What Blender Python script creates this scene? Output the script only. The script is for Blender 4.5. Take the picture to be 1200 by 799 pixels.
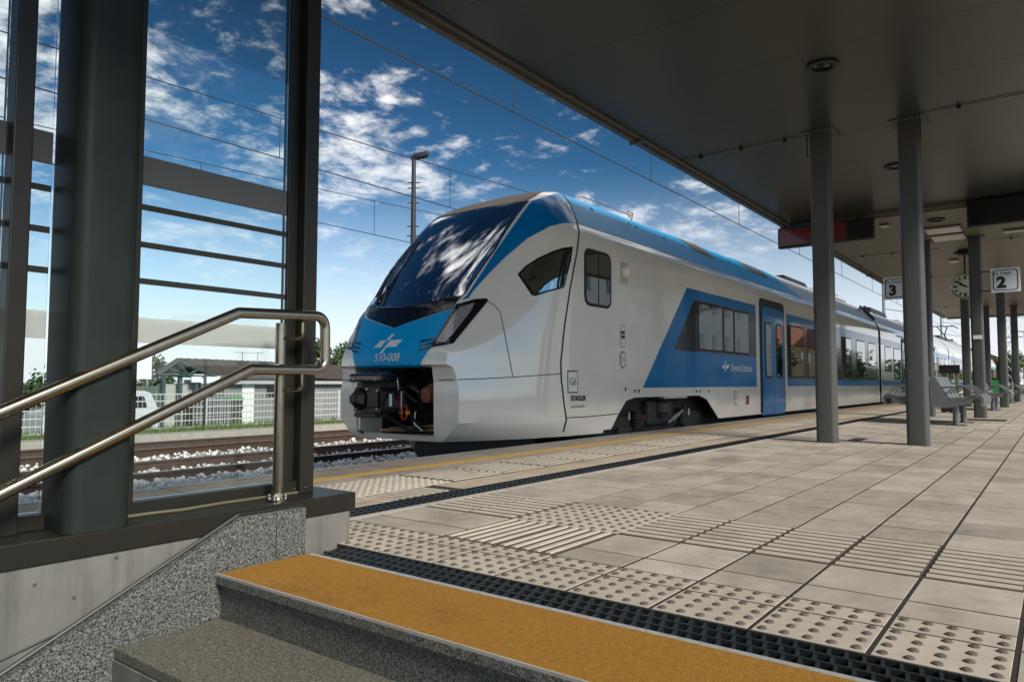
import bpy, bmesh, math, random
from mathutils import Vector, Matrix
from mathutils.bvhtree import BVHTree
random.seed(7)
R = math.radians
S = bpy.context.scene
for o in list(bpy.data.objects): bpy.data.objects.remove(o)
COL = S.collection

# ---------------------------------------------------------------- camera
EYE = 0.69                                   # metres above the platform paving (z = 0)
YAW, PIT, ROL, FPX = R(37.229), R(3.371), R(0.0656), 841.64
_f = Vector((math.cos(YAW)*math.cos(PIT), math.sin(YAW)*math.cos(PIT), math.sin(PIT)))
_r0 = Vector((math.sin(YAW), -math.cos(YAW), 0)); _u0 = _r0.cross(_f)
_r = _r0*math.cos(ROL) + _u0*math.sin(ROL); _u = _u0*math.cos(ROL) - _r0*math.sin(ROL)
cam = bpy.data.cameras.new('camera'); cam.sensor_width = 36; cam.lens = 36*FPX/1200
cam.clip_start = 0.05; cam.clip_end = 6000
co = bpy.data.objects.new('camera', cam); COL.objects.link(co)
m = Matrix.Identity(4)
for i in range(3): m[i][0], m[i][1], m[i][2] = _r[i], _u[i], -_f[i]
m[2][3] = EYE; co.matrix_world = m
S.camera = co
CAM = Vector((0, 0, EYE))
def pray(x, y): return (_f*FPX + _r*(x-600) + _u*(400-y)).normalized()
def on_z(x, y, z): d = pray(x, y); return CAM + d*((z-EYE)/d.z)
def on_y(x, y, Y): d = pray(x, y); return CAM + d*(Y/d.y)
def on_x(x, y, X): d = pray(x, y); return CAM + d*(X/d.x)

# ---------------------------------------------------------------- sky, sun, exposure
SUN = Vector((-0.18, -0.79, 0.585)).normalized()
w = bpy.data.worlds.new('World'); S.world = w; w.use_nodes = True
nt = w.node_tree; nt.nodes.clear()
def N(t, tree=None, **k):
    n = (tree or nt).nodes.new(t)
    for a, b in k.items(): setattr(n, a, b)
    return n
def L(a, b, tree=None): (tree or nt).links.new(a, b)
sky = N('ShaderNodeTexSky', sky_type='NISHITA', sun_disc=False, sun_elevation=math.asin(SUN.z),
        sun_rotation=math.atan2(SUN.x, SUN.y), air_density=1.0, dust_density=0.6, ozone_density=2.5)
gam = N('ShaderNodeGamma'); gam.inputs['Gamma'].default_value = 2.3
hsv = N('ShaderNodeHueSaturation'); hsv.inputs['Hue'].default_value = .476; hsv.inputs['Saturation'].default_value = 0.97; hsv.inputs['Value'].default_value = 0.041
tc = N('ShaderNodeTexCoord'); sep = N('ShaderNodeSeparateXYZ'); L(tc.outputs['Generated'], sep.inputs[0])
addz = N('ShaderNodeMath', operation='ADD'); addz.inputs[1].default_value = 0.16; L(sep.outputs['Z'], addz.inputs[0])
mx = N('ShaderNodeMath', operation='MAXIMUM'); mx.inputs[1].default_value = 0.03; L(addz.outputs[0], mx.inputs[0])
dx = N('ShaderNodeMath', operation='DIVIDE'); L(sep.outputs['X'], dx.inputs[0]); L(mx.outputs[0], dx.inputs[1])
dy = N('ShaderNodeMath', operation='DIVIDE'); L(sep.outputs['Y'], dy.inputs[0]); L(mx.outputs[0], dy.inputs[1])
cb = N('ShaderNodeCombineXYZ'); L(dx.outputs[0], cb.inputs[0]); L(dy.outputs[0], cb.inputs[1])
cb.inputs[2].default_value = 3.7
mp = N('ShaderNodeMapping'); mp.inputs['Location'].default_value = (-5.14, 7.69, 0); L(cb.outputs[0], mp.inputs[0])
n1 = N('ShaderNodeTexNoise'); n1.inputs['Scale'].default_value = 4.2; n1.inputs['Detail'].default_value = 9
n1.inputs['Roughness'].default_value = 0.62; n1.inputs['Distortion'].default_value = 0.25; L(mp.outputs[0], n1.inputs[0])
n2 = N('ShaderNodeTexNoise'); n2.inputs['Scale'].default_value = 1.1; n2.inputs['Detail'].default_value = 2; L(mp.outputs[0], n2.inputs[0])
am = N('ShaderNodeMath', operation='MULTIPLY'); am.inputs[1].default_value = 0.75; L(n2.outputs['Fac'], am.inputs[0])
ad0 = N('ShaderNodeMath', operation='ADD'); L(n1.outputs['Fac'], ad0.inputs[0]); L(am.outputs[0], ad0.inputs[1])
n3 = N('ShaderNodeTexNoise'); n3.inputs['Scale'].default_value = 19; n3.inputs['Detail'].default_value = 6; n3.inputs['Roughness'].default_value = .6; L(mp.outputs[0], n3.inputs[0])
am3 = N('ShaderNodeMath', operation='MULTIPLY'); am3.inputs[1].default_value = 0.34; L(n3.outputs['Fac'], am3.inputs[0])
ad = N('ShaderNodeMath', operation='ADD'); L(ad0.outputs[0], ad.inputs[0]); L(am3.outputs[0], ad.inputs[1])
cr = N('ShaderNodeMapRange'); cr.interpolation_type = 'SMOOTHSTEP'
cr.inputs['From Min'].default_value = 1.02; cr.inputs['From Max'].default_value = 1.26; L(ad.outputs[0], cr.inputs['Value'])
# clouds thin out into the haze near the horizon
hz = N('ShaderNodeMapRange'); hz.inputs['From Min'].default_value = 0.08; hz.inputs['From Max'].default_value = 0.36; L(sep.outputs['Z'], hz.inputs['Value'])
cm = N('ShaderNodeMath', operation='MULTIPLY'); L(cr.outputs[0], cm.inputs[0]); L(hz.outputs[0], cm.inputs[1])
cm2 = N('ShaderNodeMath', operation='MULTIPLY'); cm2.inputs[1].default_value = 0.92; L(cm.outputs[0], cm2.inputs[0])
ccol = N('ShaderNodeMix', data_type='RGBA'); L(n1.outputs['Fac'], ccol.inputs[0])
ccol.inputs[6].default_value = (1.6, 1.8, 2.1, 1); ccol.inputs[7].default_value = (8.2, 8.0, 7.8, 1)
mix = N('ShaderNodeMix', data_type='RGBA'); L(cm2.outputs[0], mix.inputs[0])
hzr = N('ShaderNodeMapRange'); hzr.interpolation_type = 'SMOOTHSTEP'; hzr.inputs['From Min'].default_value = -.05; hzr.inputs['From Max'].default_value = 0.30
hzr.inputs['To Min'].default_value = 1.0; hzr.inputs['To Max'].default_value = 0.0; L(sep.outputs['Z'], hzr.inputs['Value'])
hazemix = N('ShaderNodeMix', data_type='RGBA'); L(hzr.outputs[0], hazemix.inputs[0]); hazemix.inputs[7].default_value = (4.7, 4.9, 5.3, 1)
bg = N('ShaderNodeBackground'); bg.inputs['Strength'].default_value = 0.12
L(sky.outputs[0], gam.inputs[0]); L(gam.outputs[0], hsv.inputs['Color']); L(hsv.outputs[0], hazemix.inputs[6]); L(hazemix.outputs[2], mix.inputs[6]); L(ccol.outputs[2], mix.inputs[7])
L(mix.outputs[2], bg.inputs[0])
L(bg.outputs[0], N('ShaderNodeOutputWorld').inputs[0])
sl = bpy.data.lights.new('sun', 'SUN'); sl.energy = 2.8; sl.angle = R(14); sl.color = (1, 0.93, 0.83)
so = bpy.data.objects.new('sun', sl); COL.objects.link(so); so.rotation_euler = SUN.to_track_quat('Z', 'Y').to_euler()
S.view_settings.view_transform = 'Standard'; S.view_settings.look = 'None'
S.view_settings.exposure = 0.85; S.view_settings.gamma = 1; S.view_settings.use_curve_mapping = False

# ---------------------------------------------------------------- materials
def mat(name, col, rough=0.5, metal=0.0, spec=0.5, coat=0.0, noise=None, bump=None, rand=0.0, emit=None, island=False, world=False, stain=None):
    """noise = (scale, amount, second colour or None, detail); bump = (scale, strength, distance); rand = brightness spread from object to object"""
    M = bpy.data.materials.new(name); M.use_nodes = True; t = M.node_tree
    b = t.nodes['Principled BSDF']; c = (*col, 1)
    b.inputs['Base Color'].default_value = c; b.inputs['Roughness'].default_value = rough
    b.inputs['Metallic'].default_value = metal; b.inputs['Specular IOR Level'].default_value = spec
    b.inputs['Coat Weight'].default_value = coat; b.inputs['Coat Roughness'].default_value = 0.04
    g = N('ShaderNodeTexCoord', t); src = None; co_ = N('ShaderNodeNewGeometry', t).outputs['Position'] if world else g.outputs['Object']
    if noise:
        sc, amt, c2, det = noise
        n = N('ShaderNodeTexNoise', t); n.inputs['Scale'].default_value = sc; n.inputs['Detail'].default_value = det; n.inputs['Roughness'].default_value = 0.65
        L(co_, n.inputs[0], t)
        mr = N('ShaderNodeMapRange', t); mr.inputs['From Min'].default_value = 0.32; mr.inputs['From Max'].default_value = 0.68; L(n.outputs['Fac'], mr.inputs['Value'], t)
        x = N('ShaderNodeMix', t, data_type='RGBA'); L(mr.outputs[0], x.inputs[0], t)
        x.inputs[6].default_value = c
        x.inputs[7].default_value = (*c2, 1) if c2 else (*[v*(1-amt) for v in col], 1)
        src = x.outputs[2]
    if rand:
        oi = N('ShaderNodeObjectInfo', t); rv = oi.outputs['Random']
        if island: rv = N('ShaderNodeNewGeometry', t).outputs['Random Per Island']
        mr2 = N('ShaderNodeMapRange', t); mr2.inputs['To Min'].default_value = 1-rand; mr2.inputs['To Max'].default_value = 1+rand; L(rv, mr2.inputs['Value'], t)
        v = N('ShaderNodeVectorMath', t, operation='SCALE'); L(mr2.outputs[0], v.inputs['Scale'], t)
        if src: L(src, v.inputs[0], t)
        else: v.inputs[0].default_value = col
        src = v.outputs[0]
    if stain:                                  # (scale, threshold, darkest factor): dirt patches with soft ragged outlines
        for sc, th_, dk in stain:
            n = N('ShaderNodeTexNoise', t); n.inputs['Scale'].default_value = sc; n.inputs['Detail'].default_value = 8; n.inputs['Roughness'].default_value = .7; L(co_, n.inputs[0], t)
            mr3 = N('ShaderNodeMapRange', t); mr3.inputs['From Min'].default_value = th_; mr3.inputs['From Max'].default_value = th_+.12; mr3.inputs['To Min'].default_value = 1.0; mr3.inputs['To Max'].default_value = dk; L(n.outputs['Fac'], mr3.inputs['Value'], t)
            v = N('ShaderNodeVectorMath', t, operation='SCALE'); L(src, v.inputs[0], t); L(mr3.outputs[0], v.inputs['Scale'], t); src = v.outputs[0]
    if src: L(src, b.inputs['Base Color'], t)
    if bump:
        n = N('ShaderNodeTexNoise', t); n.inputs['Scale'].default_value = bump[0]; n.inputs['Detail'].default_value = 5; L(co_, n.inputs[0], t)
        bp = N('ShaderNodeBump', t); bp.inputs['Strength'].default_value = bump[1]; bp.inputs['Distance'].default_value = bump[2]
        L(n.outputs['Fac'], bp.inputs['Height'], t); L(bp.outputs[0], b.inputs['Normal'], t)
    if emit:
        b.inputs['Emission Color'].default_value = (*emit[0], 1); b.inputs['Emission Strength'].default_value = emit[1]
    return M
def granite(name, dark, light, scale, rough):
    M = mat(name, dark, rough, bump=(180, .25, .002)); t = M.node_tree; b = t.nodes['Principled BSDF']
    g = N('ShaderNodeTexCoord', t)
    v = N('ShaderNodeTexNoise', t); v.inputs['Scale'].default_value = scale; v.inputs['Detail'].default_value = 2.5; v.inputs['Distortion'].default_value = 1.2; L(g.outputs['Object'], v.inputs[0], t)
    r = N('ShaderNodeValToRGB', t); e = r.color_ramp.elements
    e[0].position = .40; e[0].color = (*dark, 1); e[1].position = .60; e[1].color = (*light, 1)
    k = r.color_ramp.elements.new(.5); k.color = (*[(a*.65+b_*.35) for a, b_ in zip(dark, light)], 1)
    L(v.outputs['Fac'], r.inputs[0], t); L(r.outputs[0], b.inputs['Base Color'], t)
    return M
def glass(name, tint=(.93, .97, .96), rough=0.0):
    M = bpy.data.materials.new(name); M.use_nodes = True; t = M.node_tree; t.nodes.clear()
    o = N('ShaderNodeOutputMaterial', t); mixs = N('ShaderNodeMixShader', t); tr = N('ShaderNodeBsdfTransparent', t); gl = N('ShaderNodeBsdfGlossy', t)
    tr.inputs[0].default_value = (*tint, 1); gl.inputs['Roughness'].default_value = rough
    fr = N('ShaderNodeFresnel', t); fr.inputs['IOR'].default_value = 1.45
    L(fr.outputs[0], mixs.inputs[0], t); L(tr.outputs[0], mixs.inputs[1], t); L(gl.outputs[0], mixs.inputs[2], t); L(mixs.outputs[0], o.inputs[0], t)
    return M
def film(name, col, keep):
    M = bpy.data.materials.new(name); M.use_nodes = True; t = M.node_tree; t.nodes.clear()
    o = N('ShaderNodeOutputMaterial', t); mixs = N('ShaderNodeMixShader', t); tr = N('ShaderNodeBsdfTranslucent', t); df = N('ShaderNodeBsdfDiffuse', t)
    tr.inputs[0].default_value = (*col, 1); df.inputs[0].default_value = (*col, 1); mixs.inputs[0].default_value = keep
    L(df.outputs[0], mixs.inputs[1], t); L(tr.outputs[0], mixs.inputs[2], t); L(mixs.outputs[0], o.inputs[0], t)
    return M
M = dict(
 cream=mat('cream_paint', (.84, .79, .70), .14, spec=.6, coat=1.0, noise=(1.3, .07, None, 5), bump=(1.1, .05, .03)),
 blue=mat('blue_paint', (.000, .165, .42), .16, spec=.3, coat=.4, noise=(.8, .10, None, 3), bump=(1.1, .05, .03)),
 blue_lit=mat('blue_paint_lit', (.003, .36, .74), .32, spec=.12, coat=.0, noise=(.8, .08, None, 3)),  # same paint as blue; extra light on hood and roof put into the colour
 black=mat('black_rubber', (.008, .009, .009), .5),
 gloss_black=mat('gloss_black', (.008, .009, .01), .12, coat=.5),
 tint=mat('tinted_glass', (.42, .45, .44), .02, metal=1.0),
 windshield=mat('windshield_glass', (.80, .81, .82), .035, metal=1.0),
 lens=mat('headlight_lens', (.20, .21, .22), .06, spec=1.0, coat=1.0, noise=(40, .5, (.34, .28, .29), 1)),
 roofgrey=mat('roof_grey_paint', (.50, .51, .52), .35, noise=(2, .12, None, 4)),
 vent=mat('roof_vent_grille', (.13, .11, .10), .6, noise=(90, .3, None, 1)),
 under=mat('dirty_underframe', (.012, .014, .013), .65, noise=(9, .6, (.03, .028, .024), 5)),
 bogie=mat('bogie_steel', (.02, .026, .022), .55, noise=(14, .5, (.045, .04, .035), 4)),
 white=mat('white_paint', (.78, .78, .76), .4),
 red=mat('red_paint', (.55, .02, .012), .35), orange=mat('orange_reflector', (.75, .25, .02), .3),
 led=mat('led_cluster', (.55, .38, .40), .2), darkred=mat('dark_red_acrylic', (.16, .010, .007), .18, coat=.4),
 copper=mat('rusty_coil', (.36, .14, .085), .45, noise=(30, .5, None, 4)),
 brass=mat('bare_rod', (.45, .28, .17), .4, metal=.6),
 steel=mat('brushed_stainless', (.40, .355, .28), .22, metal=1.0, noise=(25, .18, None, 4), bump=(300, .05, .001)),
 bolt=mat('bolt_steel', (.5, .5, .5), .3, metal=1.0),
 column=mat('grey_column_paint', (.080, .083, .076), .45, spec=.3, noise=(18, .14, None, 6), bump=(120, .06, .002)),
 greencol=mat('green_grey_column_paint', (.017, .0245, .020), .5, spec=.18, noise=(9, .30, None, 7), bump=(120, .08, .002)),
 brown=mat('bronze_brown_metal', (.016, .0145, .010), .42, spec=.3, noise=(10, .18, None, 5)),
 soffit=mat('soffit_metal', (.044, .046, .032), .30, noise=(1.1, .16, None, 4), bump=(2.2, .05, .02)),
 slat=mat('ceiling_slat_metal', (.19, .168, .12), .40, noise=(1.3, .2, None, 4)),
 fascia=mat('fascia_metal', (.12, .105, .075), .4, noise=(3, .2, None, 4)),
 darkfix=mat('dark_fixture', (.01, .01, .01), .4),
 concrete=mat('raw_concrete', (.175, .172, .150), .8, noise=(5, .30, None, 8), bump=(40, .25, .004)),
 slab=mat('paving_slab', (.42, .372, .308), .8, noise=(5, .30, None, 9), bump=(150, .35, .002), rand=.17, world=True, stain=((1.3, .52, .72), (7, .60, .62), (38, .68, .45))),
 slabmass=mat('paving_slab_mass', (.42, .372, .308), .8, noise=(9, .20, None, 8), bump=(150, .3, .002), rand=.17, island=True, world=True, stain=((1.3, .52, .72), (7, .60, .62), (38, .68, .45))),
 tactile=mat('tactile_slab', (.47, .415, .335), .78, noise=(9, .18, None, 8), bump=(150, .3, .002), rand=.08, world=True, stain=((1.3, .52, .72), (7, .60, .62), (38, .68, .45))),
 groove=mat('dirty_rib_groove', (.115, .093, .065), .9, noise=(25, .35, None, 6)),
 dome=mat('worn_dome', (.125, .105, .08), .75, noise=(60, .35, None, 4)),
 joint=mat('joint_sand', (.028, .024, .019), .95, noise=(20, .4, None, 5)),
 edge=mat('edge_slab', (.42, .345, .265), .8, noise=(7, .22, None, 8), bump=(150, .25, .002), rand=.07, world=True, stain=((1.3, .52, .72), (7, .60, .62), (38, .68, .45))),
 yellow=mat('yellow_line_paint', (.72, .40, .02), .7, noise=(25, .35, (.48, .31, .08), 6)),
 ochre=mat('ochre_step_coating', (.33, .158, .010), .85, noise=(70, .45, (.22, .10, .007), 10), bump=(220, .8, .004), stain=((2.2, .55, .78), (30, .62, .50), (85, .64, .35))),
 iron=mat('drain_iron', (.035, .042, .046), .4, metal=.4, noise=(30, .3, None, 4)),
 pit=mat('drain_pit', (.006, .006, .006), .9),
 steeledge=mat('galvanised_edge', (.55, .55, .53), .45, metal=.4, noise=(40, .3, None, 4)),
 graniteL=granite('granite_light', (.008, .010, .009), (.19, .20, .185), 165, .55),
 graniteS=granite('granite_step', (.02, .022, .019), (.20, .205, .18), 190, .6),
 graniteT=granite('granite_tread', (.05, .05, .039), (.19, .183, .145), 150, .6),
 rail=mat('rail_side_rust', (.085, .048, .034), .7, noise=(14, .4, None, 4)),
 railtop=mat('rail_head', (.42, .40, .38), .3, metal=.9),
 sleeper=mat('concrete_sleeper', (.22, .19, .165), .85, noise=(8, .3, None, 5), rand=.1),
 bed=mat('track_bed', (.13, .11, .095), .95, noise=(14, .55, (.32, .30, .28), 8), bump=(30, .9, .05)),
 stone=mat('ballast_stone', (.66, .65, .63), .85, rand=.45, island=True),
 ground=mat('yard_ground', (.13, .125, .11), .95, noise=(.5, .4, (.10, .11, .06), 8)),
 kerb=mat('pale_kerb', (.40, .375, .335), .85, noise=(6, .25, None, 5)),
 grass=mat('grass_blade', (.10, .16, .03), .7, rand=.4, island=True),
 leaf=mat('leaf', (.045, .085, .02), .6, rand=.45, island=True),
 bark=mat('bark', (.07, .05, .035), .9, noise=(20, .5, None, 4)),
 galv=mat('galvanised_mast', (.30, .31, .31), .5, metal=.4),
 darkmast=mat('dark_mast', (.02, .022, .024), .5),
 wire=mat('wire_copper', (.025, .025, .025), .5),
 fence=mat('white_fence_paint', (.52, .52, .50), .5),
 roofbrown=mat('weathered_roof', (.085, .070, .060), .85, noise=(3, .35, None, 6)),
 teal=mat('teal_timber', (.035, .075, .065), .7), shedgrey=mat('shed_grey', (.22, .23, .225), .75, noise=(2, .2, None, 5), rand=.08),
 shedwhite=mat('shed_white', (.42, .43, .42), .75, noise=(2, .12, None, 5), rand=.05),
 darkgrey=mat('dark_grey', (.05, .052, .05), .7), hedge=mat('grey_green_boards', (.13, .16, .13), .8, noise=(3, .3, None, 4)),
 van=mat('van_paint', (.55, .60, .62), .3, coat=.5), green=mat('green_plastic', (.03, .30, .06), .5),
 signwhite=mat('sign_white', (.74, .75, .77), .4), ink=mat('sign_ink', (.008, .018, .02), .5), inkblue=mat('sign_blue_ink', (.01, .10, .22), .5),
 clock=mat('clock_face', (.66, .66, .46), .4), bench=mat('bench_grey', (.13, .145, .145), .42, noise=(12, .15, None, 4), rand=.06),
 bezel=mat('clock_bezel', (.25, .27, .27), .3, metal=.7),
 lamp=mat('lamp_cover', (.74, .71, .60), .4), facade=mat('station_facade', (.80, .79, .76), .8, noise=(1, .1, None, 5)),
 facadewarm=mat('warm_facade', (.60, .42, .22), .8, noise=(1, .12, None, 5)),
 tile=mat('roof_tile', (.28, .10, .06), .8, noise=(4, .3, None, 4)),
 darkglass=mat('dark_window', (.02, .025, .03), .05, spec=.8),
 khaki=mat('khaki_metal', (.16, .13, .085), .5), asphalt=mat('grey_asphalt', (.09, .088, .083), .9, noise=(20, .3, None, 5)),
 cable=mat('olive_cable', (.09, .085, .05), .5), pink=mat('person_orange', (.6, .2, .06), .8),
)
t = M['concrete'].node_tree; bs = t.nodes['Principled BSDF']; src = bs.inputs['Base Color'].links[0].from_socket
g = N('ShaderNodeTexCoord', t); vo = N('ShaderNodeTexVoronoi', t); vo.inputs['Scale'].default_value = 13; vo.inputs['Randomness'].default_value = 1; L(g.outputs['Object'], vo.inputs[0], t)
pm = N('ShaderNodeMapRange', t); pm.inputs['From Min'].default_value = .05; pm.inputs['From Max'].default_value = .11; L(vo.outputs['Distance'], pm.inputs['Value'], t)
mpc = N('ShaderNodeMapping', t); mpc.inputs['Scale'].default_value = (14, 14, .9); L(g.outputs['Object'], mpc.inputs[0], t)
ns = N('ShaderNodeTexNoise', t); ns.inputs['Scale'].default_value = 1.0; ns.inputs['Detail'].default_value = 4; L(mpc.outputs[0], ns.inputs[0], t)
sm_ = N('ShaderNodeMapRange', t); sm_.inputs['From Min'].default_value = .30; sm_.inputs['From Max'].default_value = .52; sm_.inputs['To Min'].default_value = .62; L(ns.outputs['Fac'], sm_.inputs['Value'], t)
mm_ = N('ShaderNodeMath', t, operation='MULTIPLY'); pm.inputs['To Min'].default_value = .35; L(pm.outputs[0], mm_.inputs[0], t); L(sm_.outputs[0], mm_.inputs[1], t)
vs_ = N('ShaderNodeVectorMath', t, operation='SCALE'); L(src, vs_.inputs[0], t); L(mm_.outputs[0], vs_.inputs['Scale'], t); L(vs_.outputs[0], bs.inputs['Base Color'], t)
M['pane'] = glass('clear_glass'); M['film_dark'] = film('grey_film_stripe', (.15, .155, .15), .35); M['film_line'] = film('dark_film_line', (.05, .052, .048), .25); M['film_pale'] = film('pale_film_stripe', (.86, .88, .84), .72)

# ---------------------------------------------------------------- mesh helpers
class MB:
    def __init__(s): s.v = []; s.f = []
    def add(s, vs, fs):
        o = len(s.v); s.v += [tuple(v) for v in vs]; s.f += [tuple(i+o for i in f) for f in fs]; return s
    def box(s, x0, x1, y0, y1, z0, z1, bev=0, mtx=None):
        if bev:
            bm = bmesh.new(); bmesh.ops.create_cube(bm, size=1)
            for v in bm.verts: v.co = ((x0+x1)/2+v.co.x*(x1-x0), (y0+y1)/2+v.co.y*(y1-y0), (z0+z1)/2+v.co.z*(z1-z0))
            bmesh.ops.bevel(bm, geom=bm.edges[:], offset=bev, segments=2, affect='EDGES', profile=.6)
            vs = [v.co.copy() for v in bm.verts]; fs = [[v.index for v in f.verts] for f in bm.faces]; bm.free()
        else:
            vs = [Vector((x, y, z)) for z in (z0, z1) for y in (y0, y1) for x in (x0, x1)]
            fs = [(0, 2, 3, 1), (4, 5, 7, 6), (0, 1, 5, 4), (2, 6, 7, 3), (0, 4, 6, 2), (1, 3, 7, 5)]
        if mtx: vs = [mtx @ v for v in vs]
        return s.add(vs, fs)
    def prism(s, poly, axis, a, b):
        """polygon in the other two axes (order x,y,z without axis), extruded from a to b"""
        n = len(poly); vs = []
        for t in (a, b):
            for p, q in poly: vs.append({'x': (t, p, q), 'y': (p, t, q), 'z': (p, q, t)}[axis])
        fs = [tuple(range(n))[::-1], tuple(range(n, 2*n))] + [(i, (i+1) % n, n+(i+1) % n, n+i) for i in range(n)]
        return s.add(vs, fs)
    def tube(s, pts, r, n=8, cap=True, radii=None):
        pts = [Vector(p) for p in pts]; k = len(pts); up = None; vs = []
        for i, p in enumerate(pts):
            t = ((pts[min(i+1, k-1)]-p).normalized() + (p-pts[max(i-1, 0)]).normalized()).normalized()
            if up is None:
                up = Vector((0, 0, 1)) if abs(t.z) < .9 else Vector((1, 0, 0))
            a = t.cross(up).normalized(); up = a.cross(t).normalized()
            sc = 1.0
            if 0 < i < k-1: sc = 1/max(.5, math.cos((pts[i+1]-p).angle(p-pts[i-1])/2))
            rr = radii[i] if radii else r
            for j in range(n):
                th = 2*math.pi*j/n; vs.append(p + (a*math.cos(th) + up*math.sin(th))*rr)
        fs = [(i*n+j, i*n+(j+1) % n, (i+1)*n+(j+1) % n, (i+1)*n+j) for i in range(k-1) for j in range(n)]
        if cap: fs += [tuple(range(n))[::-1], tuple((k-1)*n+j for j in range(n))]
        return s.add(vs, fs)
    def lathe(s, prof, n=24, mtx=None, cap=True):
        """profile (radius, height) round local z"""
        vs = []; k = len(prof)
        for r, h in prof:
            for j in range(n):
                a = 2*math.pi*j/n; vs.append(Vector((r*math.cos(a), r*math.sin(a), h)))
        if mtx: vs = [mtx @ v for v in vs]
        fs = [(i*n+j, i*n+(j+1) % n, (i+1)*n+(j+1) % n, (i+1)*n+j) for i in range(k-1) for j in range(n)]
        if cap: fs += [tuple(range(n))[::-1], tuple((k-1)*n+j for j in range(n))]
        return s.add(vs, fs)
    def mesh(s, name):
        me = bpy.data.meshes.new(name); me.from_pydata(s.v, [], s.f); me.update(); return me
    def build(s, name, m, parent=None, smooth=False, loc=None):
        return link(name, s.mesh(name), m, parent, smooth, loc)
def link(name, me, m=None, parent=None, smooth=False, loc=None):
    if m is not None and not me.materials: me.materials.append(M[m] if isinstance(m, str) else m)
    if smooth: shade(me, smooth if not isinstance(smooth, bool) else 40)
    o = bpy.data.objects.new(name, me); COL.objects.link(o)
    if loc: o.location = loc
    if parent:
        o.parent = parent
        if parent.type == 'EMPTY': o.matrix_parent_inverse = Matrix.Translation(parent.location).inverted()
    return o
def shade(me, ang):
    bm = bmesh.new(); bm.from_mesh(me); bmesh.ops.recalc_face_normals(bm, faces=bm.faces)
    for f in bm.faces: f.smooth = True
    for e in bm.edges:
        if len(e.link_faces) == 2: e.smooth = e.calc_face_angle(0) < R(ang)
    bm.to_mesh(me); bm.free()
def empty(name, loc=(0, 0, 0)):
    o = bpy.data.objects.new(name, None); COL.objects.link(o); o.location = loc; o.empty_display_size = .1; return o
def tag(o, label, cat, group=None):
    o['label'] = label; o['category'] = cat
    if group: o['group'] = group
    return o
def kind(o, k, label=None):
    o['kind'] = k
    if label: o['label'] = label
    return o
def adopt(parent, o):
    o.parent = parent; o.matrix_parent_inverse = Matrix.Translation(parent.location).inverted(); return o
def dup(root, parent=None):
    c = root.copy(); COL.objects.link(c)
    if parent: c.parent = parent
    for ch in root.children: dup(ch, c)
    return c
def text_mesh(txt, size, shear=0.0, align='CENTER', bold=0.0):
    cu = bpy.data.curves.new('text', 'FONT'); cu.body = txt; cu.size = size; cu.align_x = align; cu.align_y = 'CENTER'; cu.shear = shear; cu.offset = bold
    o = bpy.data.objects.new('text_tmp', cu); COL.objects.link(o)
    dg = bpy.context.evaluated_depsgraph_get(); dg.update()
    me = bpy.data.meshes.new_from_object(o.evaluated_get(dg)); bpy.data.objects.remove(o); me.materials.clear()
    return me

# ================================================================ ground, tracks
YC = 6.27                                     # centre line of the train's track
RAILZ = -0.55
ys = [-4000, -60, -20, -6, 3, 16, 16.9, 20.2, 25, 32, 60, 4000]; hs = [-1.4, -.9, -.85, -.85, -.85, -.85, -.60, -.60, -1.4, -1.4, -1.4, -1.4]
xs = [-4000, -100, -40, 0, 40, 100, 300, 4000]
b = MB(); b.add([(x, y, h) for y, h in zip(ys, hs) for x in xs], [(j*len(xs)+i, j*len(xs)+i+1, (j+1)*len(xs)+i+1, (j+1)*len(xs)+i) for j in range(len(ys)-1) for i in range(len(xs)-1)])
kind(b.build('ground', 'ground', smooth=True), 'structure')

sl_mb = MB(); sl_mb.box(-.13, .13, -1.25, 1.25, -.21, 0, .02); sleeper_me = sl_mb.mesh('sleeper'); sleeper_me.materials.append(M['sleeper'])
def rail_mesh(x0, x1):
    prof = [(-.07, -.172), (.07, -.172), (.07, -.160), (.012, -.135), (.012, -.045), (.034, -.035), (.034, -.004), (.028, 0), (-.028, 0), (-.034, -.004), (-.034, -.035), (-.012, -.045), (-.012, -.135), (-.07, -.160)]
    b = MB(); b.prism(prof, 'x', x0, x1); me = b.mesh('rail'); me.materials.append(M['rail']); me.materials.append(M['railtop'])
    for p in me.polygons:
        if p.normal.z > .9 and p.center.z > -.01: p.material_index = 1
    return me
rail_me = rail_mesh(-30, 160)
def track(yc, sleepers):
    b = MB(); b.prism([(yc-2.25, -.86), (yc+2.25, -.86), (yc+1.6, -.715), (yc-1.6, -.715)], 'x', -30, 160)
    t = kind(b.build('railway_track', 'bed'), 'structure')
    for s in (-1, 1): link('rail', rail_me, parent=t, loc=(0, yc+s*.752, RAILZ))
    if sleepers:
        for k in range(72): link('sleeper', sleeper_me, parent=t, loc=(1.2+k*.6, yc, RAILZ-.172))
    return t
track(YC, False); track(10.85, True); track(14.55, True)
for yc in (-2.8, -7.3): track(yc, False)
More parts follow.
